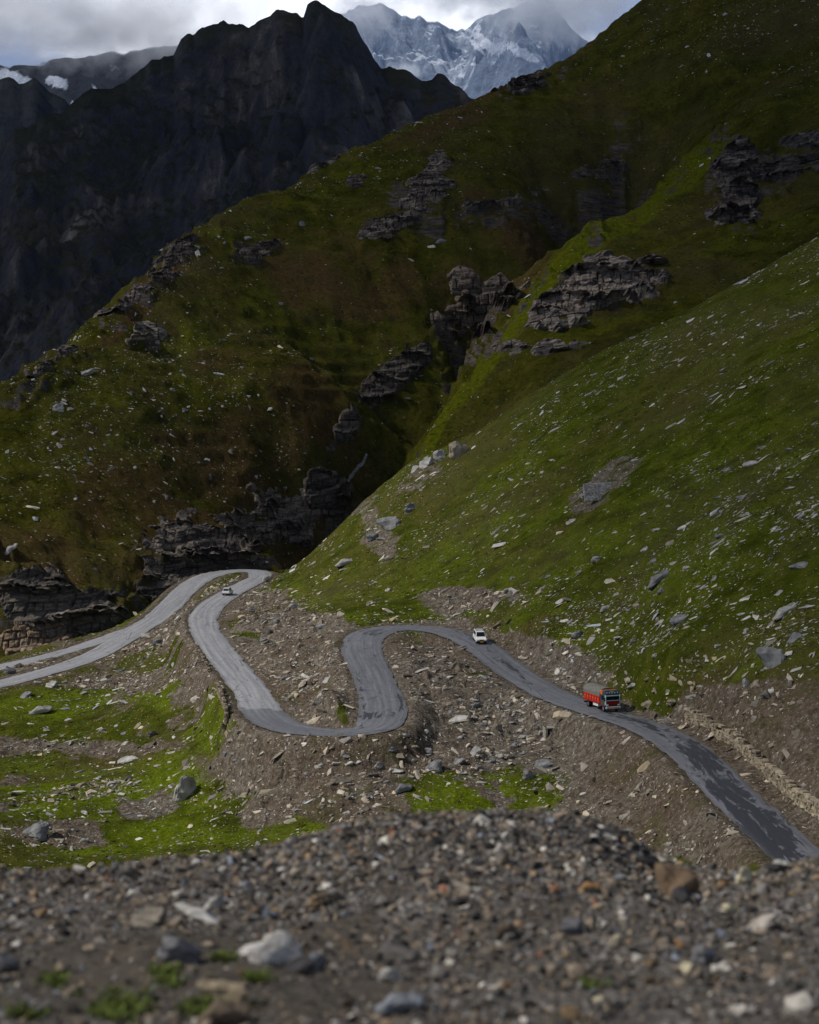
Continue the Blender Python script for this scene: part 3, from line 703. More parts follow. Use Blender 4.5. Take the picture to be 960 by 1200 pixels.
def scatter(sheet, n, y0, y1, smax, dens, smin_size, kind, protos, elong=1.0, pw=2.3, big=2.4, tilt=.16, yaw_sd=.5, masks=None):
    y = np.sqrt(rng.random(n) * (y1 ** 2 - y0 ** 2) + y0 ** 2); s = rng.uniform(-smax, smax, n); x = s * y
    z = sheet.h(x, y); px, py = proj(x, y, z)
    p = dens(px, py, x, y)
    keep = rng.random(n) < p
    x, y, z = x[keep], y[keep], z[keep]; n = len(x)
    sz = smin_size * (1 - rng.random(n)) ** (-1 / pw); sz = np.minimum(sz, big)
    nr = sheet.n(x, y) + rng.normal(0, tilt, (n, 3)); nr /= np.linalg.norm(nr, axis=1, keepdims=True)
    fr = basis(nr, rng.normal(0, yaw_sd, n))
    size = np.stack([sz * rng.uniform(.8, 1.7, n) * elong, sz * rng.uniform(.7, 1.2, n), sz * rng.uniform(.6, 1.3, n)], 1)
    pos = np.stack([x, y, z], 1) - nr * (size[:, 2:3] * rng.uniform(-.04, .10, (n, 1)))
    return pos, size, fr, tones(n, kind)

def near_road(x, y, margin=1.2):
    X, Y = x.ravel(), y.ravel(); seg = np.vstack([ROAD[::2], TRK[::2]])
    out = np.zeros(X.size, bool)
    for c in np.array_split(np.arange(X.size), max(1, X.size // 20000)):
        d = np.hypot(X[c][:, None] - seg[None, :, 0], Y[c][:, None] - seg[None, :, 1]) - seg[None, :, 3]
        out[c] = d.min(1) < margin
    return out
def drop_road(t):
    k = ~near_road(t[0][:, 0], t[0][:, 1], .8) | ((t[1][:, 0] < .42) & ~near_road(t[0][:, 0], t[0][:, 1], -.25)); return tuple(a[k] for a in t)

# the green slope: pale slabs, thicker to the right and near the foot
def d_slope(px, py, x, y):
    on = (py < 800) & (px > 300) & (y < 466)
    d = 0.20 + .45 * blob(px, py, 930, 560, 130, 50, 30) + .55 * blob(px, py, 840, 740, 210, 50, 12) + .45 * blob(px, py, 700, 730, 90, 45, 20) + .30 * blob(px, py, 820, 660, 200, 90, 20)
    d = d * (.25 + 1.3 * np.clip(fbm(x, y, 16, 5, 81, .65) + .30, 0, 1.6))
    d = d * (1 - .85 * blob(px, py, 868, 782, 30, 18, 10, .3)) * (1 - .5 * blob(px, py, 430, 690, 100, 26))
    return np.clip(d, 0, 1) * on
t = drop_road(scatter(NEAR, 170000, 235, 466, .30, d_slope, .21, 'pale', PROTO, 1.1, 2.05, 2.4, .12, .5))
add('slope_stones', rocks_mesh('slope_stones', *t, PROTO, M_SCAT), kind='stuff')
# rubble on the earth banks and between the bends
def d_bank(px, py, x, y):
    d = union(px, py, [b[:6] for b in DIRT]) * .55 + .04
    d = np.maximum(d, union(px, py, [(350, 880, 100, 30, -8), (560, 850, 95, 50, 20), (500, 895, 120, 26, 12), (380, 790, 45, 60, 40), (300, 905, 80, 25, 20), (730, 820, 130, 26, 20), (440, 920, 80, 22, 10), (500, 790, 40, 40, 50), (90, 930, 80, 10, 10)]) * .95)
    d = d * (.35 + 1.0 * np.clip(fbm(x, y, 9, 3, 82) + .4, 0, 1.4))
    return np.clip(d, 0, 1) * ((py > 690) | (px < 320)) * (1 - .85 * union(px, py, [(830, 895, 40, 30), (450, 795, 10, 60)]))
t = drop_road(scatter(NEAR, 170000, 205, 470, .26, d_bank, .26, 'tan', PROTO + CHUNK, 1.0, 1.9, 2.0, .30, 1.2))
add('bank_rubble', rocks_mesh('bank_rubble', *t, PROTO + CHUNK, M_SCAT), kind='stuff')
# meadow
def d_meadow(px, py, x, y):
    d = .10 + .25 * np.clip(fbm(x, y, 12, 3, 83), 0, 1) + .5 * union(px, py, [(110, 950, 90, 12, 5), (150, 925, 60, 8), (40, 975, 50, 16), (600, 925, 90, 20), (150, 800, 90, 20, 15)])
    return d * (py > 760) * (px < 700)
t = drop_road(scatter(NEAR, 60000, 225, 400, .26, d_meadow, .22, 'pale', PROTO, 1.1, 2.0, 1.7, .12, .8))
add('meadow_stones', rocks_mesh('meadow_stones', *t, PROTO, M_SCAT), kind='stuff')
# far hillside
def d_far(px, py, x, y):
    d = .05 + .50 * np.clip(fbm(x, y, 34, 5, 84, .65), 0, 1) + .8 * union(px, py, [(95, 450, 50, 9, 50, .4), (70, 480, 60, 14, 45, .6), (180, 405, 40, 16, 10, .5), (60, 425, 60, 12, 37, .4), (170, 345, 70, 12, 38, .4), (195, 600, 12, 20, 30, .5)])
    d = d + .25 * blob(px, py, 120, 520, 200, 90, 30)
    return np.clip(d * (1 - .75 * smooth(420, 620, px) * smooth(60, 120, py)), 0, 1)
t = scatter(FAR, 90000, 450, 1005, .235, d_far, .40, 'dim', PROTO + CHUNK, 1.1, 2.5, 2.8, .25, .8)
add('hillside_stones', rocks_mesh('hillside_stones', *t, PROTO + CHUNK, M_SCAT), kind='stuff')

# tussocks of grass
_m = M('tussock_grass'); _m.b.inputs['Specular IOR Level'].default_value = 0; _c = _m.mix(1.0, _m.attr('tone').outputs['Color'], _m.ramp(_m.noise(3.0, 4, .7), [(.3, (.6, .6, .6)), (.7, (1.3, 1.3, 1.3))]), 'MULTIPLY'); M_TUS = _m.set(_c, .95, _m.bump(_m.noise(9, 3, .7), .8, .15))
TUS = [stone_proto(1200 + i, 1, .85, .55, 10) for i in range(6)]
def tussock(sheet, n, y0, y1, smax, masks, lo, hi, far):
    y = np.sqrt(rng.random(n) * (y1 ** 2 - y0 ** 2) + y0 ** 2); s = rng.uniform(-smax, smax, n); x = s * y; z = sheet.h(x, y)
    i = np.clip(np.interp(y, sheet.Y, np.arange(len(sheet.Y))).astype(int), 0, len(sheet.Y) - 1); j = np.clip(np.interp(s, sheet.S, np.arange(len(sheet.S))).astype(int), 0, len(sheet.S) - 1)
    a, g, b = [q[i, j] for q in masks]
    cl_ = np.clip(fbm(x, y, 9, 4, 88, .65) + .35, 0, 1)
    k = (rng.random(n) < cl_ * (1 - smooth(.3, .6, a))) & ((far) | ~near_road(x, y, .8))
    x, y, z, g, b = x[k], y[k], z[k], g[k][:, None], b[k][:, None]; n = len(x)
    v = rng.random((n, 1))
    ol = np.array([[.062, .072, .009]]); gr = np.array([[.115, .150, .010]]); br = np.array([[.105, .072, .028]])
    if far: gr = np.array([[.085, .098, .008]])
    c = ol * (1 - g) + gr * g; c = c * (1 - .5 * b) + br * .5 * b
    c = c * (.45 + .85 * v); c = np.where(rng.random((n, 1)) < .12, np.array([[.13, .11, .035]]) * (.5 + .6 * v), c)
    nr = sheet.n(x, y) + rng.normal(0, .1, (n, 3)); nr /= np.linalg.norm(nr, axis=1, keepdims=True)
    w_ = rng.uniform(lo, hi, n) * (.5 + rng.random(n))
    sz = np.stack([w_ * 1.3, w_, w_ * rng.uniform(.35, .8, n)], 1)
    return np.stack([x, y, z], 1) - nr * .04, sz, basis(nr, rng.uniform(0, 6, n)), c
add('grass_tussocks', rocks_mesh('grass_tussocks', *tussock(NEAR, 150000, 215, 466, .245, (mD, mG, mB), .25, .75, False), TUS, M_TUS), kind='stuff')
add('hillside_tussocks', rocks_mesh('hillside_tussocks', *tussock(FAR, 120000, 450, 1005, .235, (rr, mFg, mFb), .5, 1.3, True), TUS, M_TUS), kind='stuff')

# ------------------------------------------------------------------ outcrops: beds of fractured blocks standing out of the hillside
def block_proto(seed):
    r = random.Random(seed); V = []
    for x in (-.5, .5):
        for y in (-.5, .5):
            for z in (-.5, .5):
                V.append((x * r.uniform(.72, 1.1), y * r.uniform(.8, 1.1), z * r.uniform(.8, 1.08)))
    bm = bmesh.new()
    for v in V: bm.verts.new(v)
    bmesh.ops.convex_hull(bm, input=bm.verts)
    bmesh.ops.bevel(bm, geom=list(bm.edges), offset=.06, segments=1, affect='EDGES')
    bmesh.ops.triangulate(bm, faces=bm.faces)
    for v in bm.verts: v.co += Vector([r.uniform(-.035, .035) for _ in range(3)])
    bm.verts.index_update()
    out = (np.array([v.co[:] for v in bm.verts]), np.array([[v.index for v in f.verts] for f in bm.faces])); bm.free(); return out
BLOCKS = [block_proto(700 + i) for i in range(8)]
def hash1(i, j, k):
    return _h(i.astype(np.int64), j.astype(np.int64), k)
def joints(u, v, w, h, seed):
    """courses of jointed blocks: (offset 0..1 of each block, distance from its nearest crack, tone of each block)"""
    v = v / h; row = np.floor(v)
    hh = hash1(row, row * 0, seed)
    fv = v - row
    us = u / (w * (.55 + 1.0 * hh)) + hash1(row, row * 0 + 3, seed) * 7
    col = np.floor(us); jit = (hash1(col, row, seed + 1) - .5) * .5; jit2 = (hash1(col + 1, row, seed + 1) - .5) * .5
    a = us - col - jit; b = col + 1 + jit2 - us
    cell = np.where(a < 0, col - 1, np.where(b < 0, col + 1, col))
    du = np.minimum(np.abs(a), np.abs(b)) * w * (.55 + 1.0 * hh); dv = np.minimum(fv, 1 - fv) * h
    return hash1(cell, row, seed + 2), np.minimum(du * .8, dv * 1.5), hash1(cell, row, seed + 5)
def outcrop(label, shape, H, w, h, seed, tone=(1, 1, 1), dip=.12, push=1.0, open_=0.0, yr=None):
    """bedrock standing out of the hillside: stepped faces with courses of jointed blocks, grass running over the ledges"""
    ex = [(cx + dx * rx, cy + dy * ry) for cx, cy, rx, ry, an in shape for dx in (-.8, 0, .8) for dy in (-.8, 0, .8)]
    x, y, z, _ = pick([a for a, _ in ex], [b for _, b in ex], sheets=(1,)); ok = ~np.isnan(y)
    ya, yb = y[ok].min() - 6, y[ok].max() + 8
    pad = 14
    s0, _k = ray(min(c[0] - c[2] for c in shape) - pad, 400); s1, _k = ray(max(c[0] + c[2] for c in shape) + pad, 400)
    S = np.arange(float(s0), float(s1), .00030); Yv = np.arange(ya, yb, max(.30, (yb - ya) / 460))
    gs, gy_ = np.meshgrid(S, Yv); X = gs * gy_; Y = gy_; Z = FAR.h(X, Y)
    qx, qy = proj(X, Y, Z)
    n1 = fbm(X, Y * .8, w * 4.5, 4, seed + 400, .6)
    d0 = np.full_like(X, 9.0)
    for cx, cy, rx, ry, an in shape:
        c, s_ = math.cos(R(an)), math.sin(R(an)); dx = qx - cx; dy = qy - cy
        d0 = np.minimum(d0, np.sqrt(((dx * c - dy * s_) / rx) ** 2 + ((dx * s_ + dy * c) / ry) ** 2))
    m = 1.10 - d0 + n1 * .46 - open_ + fbm(X, Y, w * 1.1, 3, seed + 410) * .16 - .35 * smooth(.15, .7, fbm(X, Z * 2.5, w * 2.2, 3, seed + 415))
    wz = fbm(X, Y, w * 5, 3, seed + 420) * H * .15
    zz = Z - dip * X + wz
    q_ = zz / H; fr = q_ - np.floor(q_)
    g_y = np.gradient(Z, axis=0) / (Yv[1] - Yv[0]); slope = np.clip(g_y, .30, 1.2)
    saw = np.clip(fr / .86, 0, 1) * (1 - smooth(.86, 1.0, fr)) * H / slope * .30 * push
    butt = fbm(X, X * 0 + seed, w * 2.6, 3, seed + 430) * w * .17 + fbm(X, Z, w * 1.5, 3, seed + 440) * w * .16
    o1, c1, t1 = joints(X + wz * .8, zz + Y * .12, w, h, seed + 450)
    o2, c2, t2 = joints(X * 1.0 + 7 + wz * .8, zz + Y * .12, w * .42, h * .45, seed + 460)
    crack = smooth(0, .34, c1) * .8 + .2 * smooth(0, .16, c2)
    out = saw + butt + (o1 - .45) * w * .26 + (o2 - .5) * w * .10 - (1 - crack) * w * .20 + fbm(X, Z * 2, 1.1, 3, seed + 470) * .16
    k = smooth(0, .30, m)
    out = out * k
    Yo = Y - out; Zo = Z + (m - .10).clip(-.5, .12) * 5 + out * .10
    keepv = m > -.10
    tv = (.62 + .62 * t1) * (.85 + .3 * t2) * (.42 + .58 * crack) * 1.6
    tv = tv * (1 + .25 * fbm(X, Z, 6, 3, seed + 480))
    tn = np.clip(np.array(tone)[None, None] * tv[..., None], .02, 3)
    r_, c_ = X.shape; ii = np.arange(r_ * c_).reshape(r_, c_)
    F4 = np.stack([ii[:-1, :-1], ii[:-1, 1:], ii[1:, 1:], ii[1:, :-1]], -1).reshape(-1, 4)
    kf = keepv.ravel()[F4].all(1); F4 = F4[kf]
    used = np.unique(F4); remap = np.zeros(r_ * c_, int); remap[used] = np.arange(len(used))
    V = np.stack([X, Yo, Zo], -1).reshape(-1, 3)[used]; tn = tn.reshape(-1, 3)[used]
    piv = np.array([V[:, 0].mean(), V[:, 1].mean(), V[:, 2].min()])
    me = raw_mesh('rock_outcrop', V - piv, remap[F4], M_CLIFF, False, {'tone': np.concatenate([tn, np.ones((len(tn), 1))], 1)})
    return add('rock_outcrop', me, loc=piv, label=label, category='rock outcrop')
OC = [  # label, ellipses, step height, block width, course height, seed, tone, push, openness
 ('tall blocky grey cliff beside the upper gully, above the green spur', [(700, 338, 78, 28, 12), (662, 356, 44, 28, 0), (762, 325, 30, 12, 5)], 9, 4.6, 2.3, 1, (1.35, 1.3, 1.3), 1.2, 0),
 ('dark boulder-like crag left of the gully with a squared pillar on top', [(550, 372, 32, 24, 0), (543, 338, 16, 22, 0), (585, 348, 20, 20, 0)], 12, 6.0, 4.2, 2, (1.1, 1.0, .92), 1.3, -.22),
 ('layered grey outcrop on the hillside under the skyline, tapering downhill', [(500, 220, 42, 22, 15), (466, 262, 34, 12, 18), (515, 193, 22, 14, 10)], 5, 4.6, 1.5, 3, (1.1, 1.05, 1.02), 1, .1),
 ('dark vertical crag high on the shaded hillside far to the right', [(862, 205, 24, 44, 12), (845, 252, 18, 16, 0)], 9, 4.5, 2.0, 4, (.8, .77, .8), 1.2, 0),
 ('small square grey crag standing alone on the open left hillside', [(172, 392, 24, 17, 4)], 9, 4.4, 4.6, 5, (1.5, 1.5, 1.42), 1.3, -.1),
 ('thin broken rock ledge on the upper left hillside, pointing uphill', [(300, 293, 36, 9, 22)], 4, 3.0, 1.2, 6, (1.15, 1.05, 1.0), 1.1, 0),
 ('flat-topped stack of rock slabs on the skyline before the snow peaks', [(618, 98, 32, 11, 22), (606, 100, 16, 10, 0)], 6, 5.0, 1.6, 7, (.8, .77, .75), 1.2, -.1),
 ('long broken cliff band at the foot of the hillside above the road', [(290, 620, 92, 22, 2), (345, 605, 48, 34, 0), (240, 640, 60, 18, 0)], 7, 3.0, 1.9, 8, (1.05, 1.0, .96), 1.0, .05),
 ('dark layered cliff behind the grey road at the left', [(110, 712, 120, 30, -2), (20, 705, 50, 34, 0), (190, 690, 44, 34, 0)], 8, 3.2, 2.0, 9, (.86, .84, .82), 1.0, .0),
 ('tan crumbling rock knoll at the far left above the track', [(40, 745, 46, 22, 8)], 6, 3.2, 2.0, 10, (1.7, 1.4, 1.1), 1.2, .0),
 ('crags lining the left wall of the gorge, darkened for its shade', [(462, 440, 44, 14, 40), (402, 505, 40, 17, 58), (385, 575, 26, 28, 40)], 9, 3.6, 2.4, 11, (.58, .57, .55), 1.1, -.05),  # rock tone lowered to carry the deep shade of the gorge
 ('low dark slabs under the green spur of the gully', [(645, 408, 46, 12, 10), (600, 408, 24, 10, 0)], 4, 4.0, 1.4, 12, (.85, .83, .83), 1, .15),
 ('scattered rock steps on the shaded hillside left of the scree chute', [(690, 203, 46, 14, 6), (640, 222, 26, 9, 0)], 4, 4.0, 1.2, 13, (.75, .73, .72), 1, .2),
 ('rough rock steps on the far right shaded hillside', [(925, 195, 44, 13, 10), (948, 165, 26, 9, 5)], 5, 4.4, 1.5, 14, (.55, .55, .57), 1, .1),
 ('thin dark ledge below the grey outcrop in the middle of the hillside', [(572, 240, 28, 8, 8)], 4, 3.6, 1.2, 15, (.85, .82, .8), 1, .0),
 ('broken lower edge of the left skyline ridge, grey blocks in a strip', [(55, 428, 74, 8, 37)], 4, 2.6, 1.3, 16, (1.1, 1.05, 1.02), 1, .1),
 ('broken upper edge of the left skyline ridge, grey and rusty blocks', [(155, 350, 78, 9, 38), (212, 292, 32, 8, 40)], 4, 2.8, 1.4, 17, (1.0, .92, .9), 1, .05),
 ('short rock steps on the skyline ridge above the dark valley', [(375, 192, 26, 5, 28), (418, 212, 14, 9, 0)], 4, 3.0, 1.3, 19, (.95, .9, .86), 1, .1),
]
for a in OC:
    outcrop(*a[:7], push=a[7], open_=a[8])

# ------------------------------------------------------------------ individual boulders and slabs
BIGM = []
for i, (V, T) in enumerate(BIG):
    BIGM.append((V, T))
_bc = {}
def big_mesh(i, mat):
    k = (i, mat.name)
    if k not in _bc: _bc[k] = raw_mesh('boulder', BIGM[i][0], BIGM[i][1], mat, False)
    return _bc[k]
def boulder(px, py, wpx, hpx, mat, label, name='boulder', cat='boulder', var=0, rot=(0, 0, 0), group=None, depth=None, bury=.3, onto=None):
    """px, py: the foot of the rock in the photograph's frame; its size follows from how far away the ground is there"""
    x, y, z, w = onto if onto else pick1(px, py)
    m = y / F
    W, H = wpx * m, hpx * m
    D = depth * W if depth else W * .8
    me = big_mesh(var % 12, mat)
    V = BIGM[var % 12][0]; ext = V.max(0) - V.min(0)
    o = add(name, me, loc=(x, y + D * .25, z + H * (.5 - bury)), label=label, category=cat)
    o.rotation_euler = rot
    o.scale = (W / ext[0], D / ext[1], H * (1 + bury * .6) / ext[2])
    if group: o['group'] = group
    return o
BL = [  # px, py(foot), w, h, material, variant, roll about view axis, name, label
 (215, 938, 32, 34, M_PALE, 7, 0, 'boulder', 'tall angular tan boulder standing in the bright green meadow'),
 (149, 894, 28, 11, M_PALE, 0, 4, 'boulder', 'flat white boulder on the green meadow, below the brown strip'),
 (61, 806, 18, 12, M_PALE, 8, 0, 'boulder', 'pale round boulder just below the grey road at the left'),
 (46, 838, 26, 9, M_PALE, 1, 6, 'rock_slab', 'long pale slab on the left meadow, widest of its cluster'),
 (28, 818, 20, 8, M_GREY, 2, 22, 'rock_slab', 'grey slanting slab at the upper left edge of the meadow'),
 (144, 826, 15, 8, M_PALE, 3, 0, 'boulder', 'white wedge rock on the grass near the road embankment'),
 (120, 858, 10, 6, M_PALE, 9, 0, 'boulder', 'small white rock on bare ground in the middle of the meadow'),
 (172, 748, 17, 8, M_PALE, 4, 0, 'boulder', 'pale boulder beside the descending grey road, on the rubble bank'),
 (184, 756, 11, 9, M_GREY, 9, 0, 'boulder', 'blocky grey boulder next to the pale one on the rubble bank'),
 (178, 864, 14, 9, M_DARK, 10, 0, 'boulder', 'dark split rock on the meadow near the stone embankment'),
 (38, 985, 36, 20, M_GREY, 5, 8, 'rock_slab', 'wide grey bedrock slab at the lower left of the meadow'),
 (12, 790, 14, 13, M_GREY, 6, 0, 'boulder', 'dark grey boulder wedged between the track and the road'),
 (904, 786, 32, 36, M_GREY, 11, 10, 'boulder', 'large rounded grey boulder beside the bright green tuft'),
 (932, 752, 22, 14, M_GREY, 2, 14, 'boulder', 'grey boulder with a sloping top near the right edge of the slope'),
 (772, 684, 34, 9, M_GREY, 1, 33, 'rock_slab', 'long dark grey slab tilted uphill, with a white tip'),
 (797, 730, 26, 12, M_GREY, 4, 26, 'rock_slab', 'thick grey slab low on the green slope, leaning uphill'),
 (880, 546, 20, 9, M_PALE, 0, 0, 'boulder', 'pale rock set alone high on the green slope'),
 (922, 722, 40, 9, M_PALE, 1, 24, 'rock_slab', 'longest pale slab at the right of the slope foot'),
 (946, 714, 20, 6, M_PALE, 3, 22, 'rock_slab', 'narrow white slab above the longest pale one'),
 (938, 668, 28, 9, M_GREY, 5, 6, 'rock_slab', 'broad grey slab at the right edge of the green slope'),
 (915, 697, 16, 7, M_PALE, 2, 8, 'boulder', 'small bright white rock above the long slabs'),
 (790, 662, 10, 6, M_PALE, 8, 0, 'boulder', 'bright white rock alone on the middle of the green slope'),
 (747, 712, 12, 8, M_TAN, 4, 30, 'boulder', 'tan wedge rock at the foot of the green slope'),
 (700, 658, 16, 8, M_PALE, 9, 0, 'boulder', 'pale lumpy rock in the middle of the green slope'),
 (677, 748, 15, 12, M_GREY, 7, -30, 'boulder', 'grey split rock at the edge of the grass above the road'),
 (743, 808, 15, 11, M_PALE, 3, 40, 'boulder', 'white wedge leaning on the bank beyond the red truck'),
 (723, 806, 12, 13, M_TAN, 8, 50, 'boulder', 'upright brown slab on the bank right behind the red truck'),
 (874, 806, 9, 13, M_PALE, 10, 10, 'boulder', 'upright pale block on the bank below the green tuft'),
 (886, 808, 14, 10, M_TAN, 5, 35, 'boulder', 'tan slab leaning against the upright pale block'),
 (760, 832, 14, 14, M_TAN, 11, 40, 'boulder', 'tan block in the rock pile right of the truck'),
 (790, 826, 18, 12, M_TAN, 6, 15, 'boulder', 'brown-grey block at the middle of the rock pile by the road'),
 (537, 846, 38, 10, M_PALE, 0, 3, 'rock_slab', 'wide pale slab on the earth bank inside the loop'),
 (557, 884, 17, 12, M_PALE, 2, 10, 'boulder', 'pale flat-faced block on the rubble below the loop'),
 (582, 860, 14, 16, M_TAN, 9, 0, 'boulder', 'tan upright block on the rubble below the loop'),
 (583, 832, 10, 9, M_PALE, 8, 20, 'boulder', 'white rock at the top of the rubble below the main road'),
 (637, 901, 24, 14, M_GREY, 4, 28, 'boulder', 'large grey slab leaning uphill above the lower green patch'),
 (618, 914, 16, 13, M_GREY, 10, 0, 'boulder', 'rounded grey boulder above the lower green patch'),
 (507, 906, 24, 14, M_GREY, 5, 16, 'boulder', 'grey slab pile rock at the right of the pale rubble'),
 (472, 930, 22, 10, M_GREY, 1, 6, 'rock_slab', 'smooth grey slab below the pile of pale rubble'),
 (462, 908, 24, 9, M_PALE, 3, 14, 'rock_slab', 'pale slab in the middle of the rubble pile'),
 (443, 902, 14, 11, M_PALE, 7, 0, 'boulder', 'pale block at the left of the rubble pile'),
 (537, 896, 18, 9, M_GREY, 0, 20, 'boulder', 'grey flat rock between the rubble and the pale block'),
 (313, 682, 14, 8, M_PALE, 1, 30, 'rock_slab', 'pale slab on the bank above the small grey car'),
 (384, 798, 18, 8, M_PALE, 2, 24, 'rock_slab', 'pale slab on the slope between the two bends'),
 (312, 745, 14, 7, M_DARK, 5, 4, 'boulder', 'dark boulder on the bank above the descending road'),
 (343, 713, 12, 7, M_PALE, 9, 8, 'boulder', 'white rock on the grass above the descending road'),
 (404, 664, 26, 8, M_PALE, 1, 10, 'rock_slab', 'pale pointed slab on the grass above the hairpin'),
 (455, 693, 8, 6, M_PALE, 8, 0, 'boulder', 'small white rock on the grass above the upper hairpin'),
 (378, 735, 24, 8, M_GREY, 4, 24, 'rock_slab', 'grey slab at the lower edge of the grass left of the hairpin'),
 (447, 634, 14, 6, M_GREY, 3, 8, 'rock_slab', 'small dark slab below the paired boulders'),
 (437, 634, 15, 18, M_GREY, 6, 30, 'boulder', 'smaller of the paired grey boulders on the spur'),
 (455, 622, 28, 21, M_GREY, 11, 18, 'boulder', 'larger of the paired grey boulders on the spur'),
 (480, 601, 18, 13, M_GREY, 7, 20, 'boulder', 'grey broken rock uphill of the paired boulders'),
 (500, 548, 18, 19, M_PALE, 8, 0, 'boulder', 'cream upright boulder on the skyline of the green spur'),
 (515, 540, 16, 17, M_PALE, 9, 25, 'boulder', 'tilted cream boulder in the middle of the skyline cluster'),
 (535, 537, 26, 22, M_TAN, 10, 10, 'boulder', 'largest square boulder of the cream skyline cluster'),
 (486, 553, 14, 10, M_PALE, 2, 30, 'boulder', 'low cream rock at the downhill end of the skyline cluster'),
 (526, 838, 12, 6, M_GREY, 5, 0, 'boulder', 'small grey rock left of the wide pale slab in the loop'),
 (103, 440, 18, 12, M_PALE, 6, 40, 'boulder', 'pale block at the head of the scree strip on the left hillside'),
 (68, 482, 14, 12, M_PALE, 9, 25, 'boulder', 'bright pale block at the foot of the scree strip on the hillside'),
 (13, 648, 18, 8, M_PALE, 1, 40, 'rock_slab', 'pale tilted slab on the far left of the hillside'),
 (88, 587, 8, 6, M_PALE, 8, 0, 'boulder', 'small pale rock on the left hillside above the dark cliff'),
 (260, 478, 7, 5, M_PALE, 8, 0, 'boulder', 'small bright rock in the middle of the left hillside'),
 (517, 286, 15, 6, M_GREY, 1, 10, 'rock_slab', 'grey slab on the shaded hillside below the layered outcrop'),
 (354, 265, 7, 8, M_GREY, 9, 20, 'boulder', 'upright grey rock high on the hillside near the skyline'),
 (262, 286, 8, 4, M_GREY, 8, 0, 'boulder', 'dark grey rock alone on the upper left hillside'),
]
for i, (px, py, w, h, mt, var, roll, nm, lab) in enumerate(BL):
    rg = R(roll)
    boulder(px, py, w, h * .95, mt, lab, nm, 'boulder' if nm == 'boulder' else 'rock slab', var, (0, -rg, 0), bury=.22, depth=.9 if nm == 'rock_slab' else .8)

def field(n, region, sheets, sizes, mats, label, group, seed, name='loose_rock', flat=(.25, .5), roll=(0, 25), cat='rock'):
    g = random.Random(seed); done = []
    while len(done) < n:
        cx, cy, rx, ry, ang = g.choice(region)
        a, rad = g.uniform(0, 6.283), math.sqrt(g.random())
        u, v = rx * rad * math.cos(a), ry * rad * math.sin(a); c, s_ = math.cos(R(ang)), math.sin(R(ang))
        px, py = cx + u * c + v * s_, cy - u * s_ + v * c
        if not (4 < px < 956): continue
        if any(abs(px - q[0]) < 10 and abs(py - q[1]) < 6 for q in done): continue
        if any(abs(px - q[0]) < q[2] * .6 + 4 and abs(py - q[1] + 4) < q[3] + 3 for q in BL): continue
        x, y, z, w = pick1(px, py)
        if math.isnan(y) or w not in sheets or near_road(np.array([x]), np.array([y]), 1.2)[0]: continue
        done.append((px, py))
        wp = g.uniform(*sizes)
        boulder(px, py, wp, wp * g.uniform(*flat), g.choice(mats), label, name, cat, g.randrange(12), (g.uniform(-.1, .1), -R(g.uniform(*roll)), g.uniform(-.4, .4)), group, onto=(x, y, z, w), depth=g.uniform(.7, 1.1))
field(54, [(830, 690, 130, 60, 20), (760, 640, 180, 80, 25), (900, 580, 60, 70, 30), (820, 745, 130, 22, 12)], (0,), (7, 15), [M_PALE, M_PALE, M_GREY], 'loose pale slab lying on the green right slope', 'loose slabs on the green slope', 1, 'stone_slab', (.28, .45), (12, 34), 'stone slab')
field(120, [(530, 880, 110, 34, 12), (350, 885, 90, 26, -5), (450, 915, 80, 16, 8), (570, 840, 50, 24, 20)], (0,), (7, 14), [M_PALE, M_TAN, M_GREY], 'angular rubble rock on the bare bank below the bends', 'rubble rocks below the bends', 2)
field(60, [(350, 790, 50, 60, 60), (500, 790, 30, 36, 60), (320, 720, 30, 18, 0)], (0,), (5, 11), [M_PALE, M_TAN, M_GREY], 'small slab on the earth slope between the road bends', 'slabs between the bends', 3)
field(56, [(110, 830, 110, 50, 0), (120, 950, 110, 40, 5), (330, 960, 80, 24, 5)], (0,), (5, 12), [M_PALE, M_PALE, M_GREY], 'small stone lying in the green meadow', 'stones in the meadow', 4)
field(26, [(770, 815, 80, 20, 8), (640, 780, 46, 16, -30)], (0,), (6, 13), [M_TAN, M_PALE, M_DARK], 'brown rock on the cut bank above the main road', 'rocks on the cut bank', 5)
field(40, [(120, 520, 110, 80, 35), (300, 420, 140, 90, 35), (250, 560, 160, 40, 0)], (1,), (4, 7), [M_PALE, M_GREY], 'small pale rock on the far brownish hillside', 'rocks on the far hillside', 6, flat=(.45, .8))

exec_parts = True
